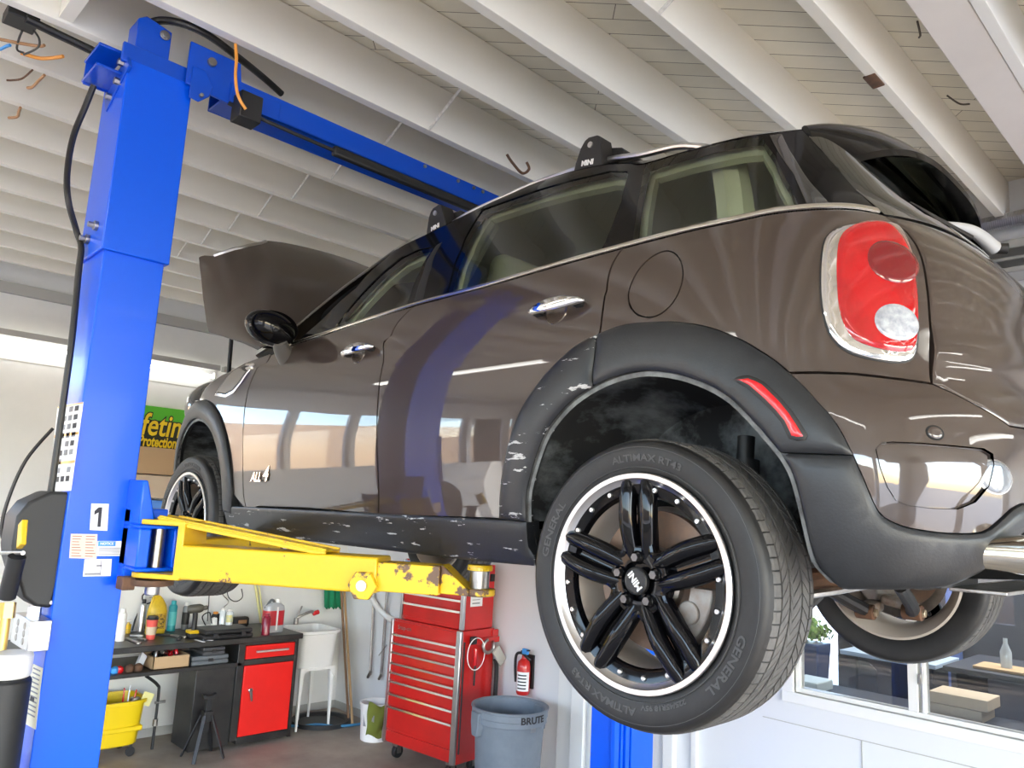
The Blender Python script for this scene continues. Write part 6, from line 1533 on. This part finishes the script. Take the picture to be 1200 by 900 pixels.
MB().prism([(ca_.x+.15+x, 3.95, z) for x, z in sh], (0, .012, 0)).build('chair_back', glass_mat('clear_acrylic', (.72, .78, .8)), t, bevel=.004)
MB().box(ca_.x-.02, ca_.x+.31, 3.80, 3.95, .74, .755).build('seat', MATS['clear_acrylic'], t)
for dx, dy in ((0, 0), (.28, 0), (0, -.14), (.28, -.14)): MB().box(ca_.x+dx, ca_.x+dx+.02, 3.96+dy, 3.98+dy, 0, .74).build('leg', m_alu, t)
for k, (x0, y0, x1, y1, lab) in enumerate(((1088, 808, 1156, 858, 'brown cardboard box behind the right window pane, upper of two'), (1089, 838, 1156, 858, 'brown cardboard box behind the right window pane, lower of two'))):
    A2, B2 = at(1088, 812, Y=3.5), at(1155, 825, Y=3.5); zt2 = at(1088, 809, Y=3.5).z; zm2 = (zt2+WZ0-.045)/2
    z0_, z1_ = (zm2+.002, zt2) if k == 0 else (WZ0-.045, zm2)
    tag(MB().box(A2.x, B2.x-.02+.03*(k == 0), 3.5, 3.75, z0_, z1_).build('carton', m_tan, bevel=.004), lab, 'cardboard box')
dk = at(1140, 782, Y=3.9); t = thing('desk', 'black office desk seen behind the window at the right', 'desk', (dk.x+.6, 4.2, 0))
MB().box(dk.x-.15, dk.x+1.4, 3.85, 4.6, dk.z-.04, dk.z-.01).build('desk_top', m_offd, t, bevel=.003); MB().box(dk.x-.12, dk.x-.09, 3.9, 4.55, 0, dk.z-.04).build('desk_side', m_offd, t); MB().box(dk.x+1.3, dk.x+1.33, 3.9, 4.55, 0, dk.z-.04).build('desk_side', m_offd, t)
tag(MB().obox((dk.x+.12, 4.05, dk.z), (.13, 0, 0), (0, .12, 0), (0, 0, .008)).build('paper_tray', m_card, bevel=.003), 'tan tray lying on the office desk', 'tray')
bo_ = Vector((dk.x+.14, 4.05, dk.z+.008)); tag(MB().lathe([(0, 0), (.03, 0), (.032, .09), (.012, .14), (.012, .17), (0, .17)], c=bo_, n=20).build('water_bottle', m_clr), 'clear bottle standing on the tan tray', 'bottle')
t = thing('office_monitor', 'dark monitor on the office desk at the right edge', 'monitor', (dk.x+.55, 4.2, dk.z-.01)); 
MB().box(dk.x+.35, dk.x+.8, 4.2, 4.23, dk.z+.12, dk.z+.40).build('screen', m_offd, t, bevel=.006); MB().box(dk.x+.55, dk.x+.6, 4.2, 4.22, dk.z-.01, dk.z+.12).box(dk.x+.48, dk.x+.67, 4.15, 4.28, dk.z-.01, dk.z+.0).build('stand', m_offd, t)
tag(MB().box(dk.x+.30, dk.x+.62, 3.88, 4.12, dk.z-.009, dk.z+.10).build('desk_printer', mat('printer_grey', (.25, .28, .34), .4), bevel=.02), 'dark grey printer on the office desk before the monitor', 'printer')
# ------------------------------------------------------------------ upper back wall: flexible duct and rail
f0, f1 = at(1128, 270, Y=3.0), at(1215, 251, Y=3.0)
t = thing('flexible_duct', 'grey ribbed flexible duct on the upper back wall at the right edge', 'duct', tuple((f0+f1)/2))
MB().cyl(f0, f1+(f1-f0), .030, n=24).build('duct_liner', m_steel, t)
d = (f1-f0).normalized(); n_ = 70; L = (f1-f0).length*2; u_, v_ = MB().ring_frame(d)
MB().tube([f0+d*(L*i/(n_*6))+(u_*math.cos(2*PI*i/6)+v_*math.sin(2*PI*i/6))*.036 for i in range(n_*6)], .006, 5, smooth=False).build('duct_coil', m_alu, t)
r0, r1 = at(1160, 287, Y=2.98), at(1230, 268, Y=2.98)
rt = thing('track_rail', 'grey horizontal metal track on the upper back wall under the duct', 'rail', tuple(r0))
m_tr = mat('track_grey', (.45, .47, .48), .3, .7)
for dz, hh_ in ((0, .05), (-.10, .02), (-.16, .03)):
    MB().box(r0.x-1.0, 6.2, 2.95+dz*.3, 3.08, r0.z+dz-hh_, r0.z+dz).build('track_lip', m_tr, rt, bevel=.006)
# ------------------------------------------------------------------ daylight and lamps
w = bpy.data.worlds.new('sky'); SC.world = w; w.use_nodes = True; nt = w.node_tree
bg = nt.nodes['Background']; st = nt.nodes.new('ShaderNodeTexSky'); st.sky_type = 'NISHITA'; st.sun_disc = False
st.sun_elevation = math.radians(42); st.sun_rotation = math.radians(120); st.air_density = 1.; st.dust_density = 1.2; st.altitude = 200
nt.links.new(st.outputs[0], bg.inputs[0]); bg.inputs[1].default_value = SKY
def area(name, loc, sx, sy, rot, e, col=(1, 1, 1), portal=False):
    l = bpy.data.lights.new(name, 'AREA'); l.shape = 'RECTANGLE'; l.size = sx; l.size_y = sy; l.energy = e; l.color = col
    if portal: l.cycles.is_portal = True
    o = bpy.data.objects.new(name, l); o.location = loc; o.rotation_euler = rot; COL.objects.link(o); return o
# portals: the real openings of the garage (they guide sampling of the sky and give no light of their own)
area('portal', (.2, YF-.08, 2.1), 11.5, 2.6, (math.radians(90), 0, 0), 1, portal=True)
area('portal', (XR+.08, -.8, 1.7), 3.4, 7.2, (0, math.radians(90), 0), 1, portal=True)
area('portal', (XL-.1, -3.3, 2.25), 1.8, 4.2, (0, math.radians(-90), 0), 1, portal=True)
sun = bpy.data.lights.new('sun', 'SUN'); sun.energy = SUN; sun.angle = math.radians(.6); sun.color = (1, .95, .88)
so = bpy.data.objects.new('sun', sun); COL.objects.link(so); so.rotation_euler = Vector((-.78, .22, -.58)).to_track_quat('-Z', 'Y').to_euler(); so.location = (8, -6, 9)
area('office_fill', (0, 4.4, 2.55), 2.4, .6, (0, 0, 0), 45, (1, .97, .92))  # fill light added to brighten the dim office, without a fixture
# fluorescent fixtures
def tube_lamp(a, b, label, n=1, body=True, wall=False, down=(0, 0, -1)):
    a, b = Vector(a), Vector(b); t = thing('fluorescent_lamp', label, 'lamp', tuple((a+b)/2), 'fluorescent tube lamps'); d = (b-a).normalized(); dn = Vector(down); sd = d.cross(dn)
    c = (a+b)/2; L = (b-a).length/2
    MB().obox(c-dn*.05+(Vector((0, 0, .035)) if wall else Vector()), d*(L+.04), sd*(.035+.03*(n-1)), dn*.025).build('lamp_body', mat('fixture_grey', (.42, .42, .40), .5), t, bevel=.004)
    for s in (-1, 1): MB().obox(c+d*s*(L+.01)-dn*.01, d*.012, sd*(.03+.03*(n-1)), dn*.03).build('lamp_socket', m_wht, t, bevel=.003)
    for k in range(n):
        o = sd*(.03*(2*k-n+1)); MB().cyl(a+o, b+o, .016, n=16).build('lamp_tube', m_tube, t)
    return t
tube_lamp((XL+.09, -.42, 3.125), (XL+.09, 1.44, 3.125), 'fluorescent lamp on the left wall, tube ending behind the bonnet', wall=True, down=(0, 0, -1))
tube_lamp((XL+.09, 1.56, 3.125), (XL+.09, 2.9, 3.125), 'fluorescent lamp on the left wall partly hidden by the car wing', wall=True, down=(0, 0, -1))
for (x, y, x2, y2) in ((-5.0, -2.5, -2.8, -2.5), (-2.6, -2.5, -.4, -2.5), (.2, -3.1, 2.4, -3.1), (2.6, -1.0, 2.6, 1.2), (3.9, .6, 3.9, 2.8)):
    tube_lamp((x, y, 3.56), (x2, y2, 3.56), 'twin fluorescent lamp under the joists behind the viewer', n=2)
SC.view_settings.view_transform = 'Standard'; SC.view_settings.look = 'None'; SC.view_settings.gamma = 1; SC.view_settings.use_curve_mapping = False
SC.view_settings.exposure = EXPO
SC.cycles.use_denoising = True; SC.cycles.max_bounces = 10; SC.cycles.diffuse_bounces = 6; SC.cycles.glossy_bounces = 5; SC.cycles.transparent_max_bounces = 24; SC.cycles.sample_clamp_indirect = 6; SC.cycles.caustics_reflective = False; SC.cycles.caustics_refractive = False
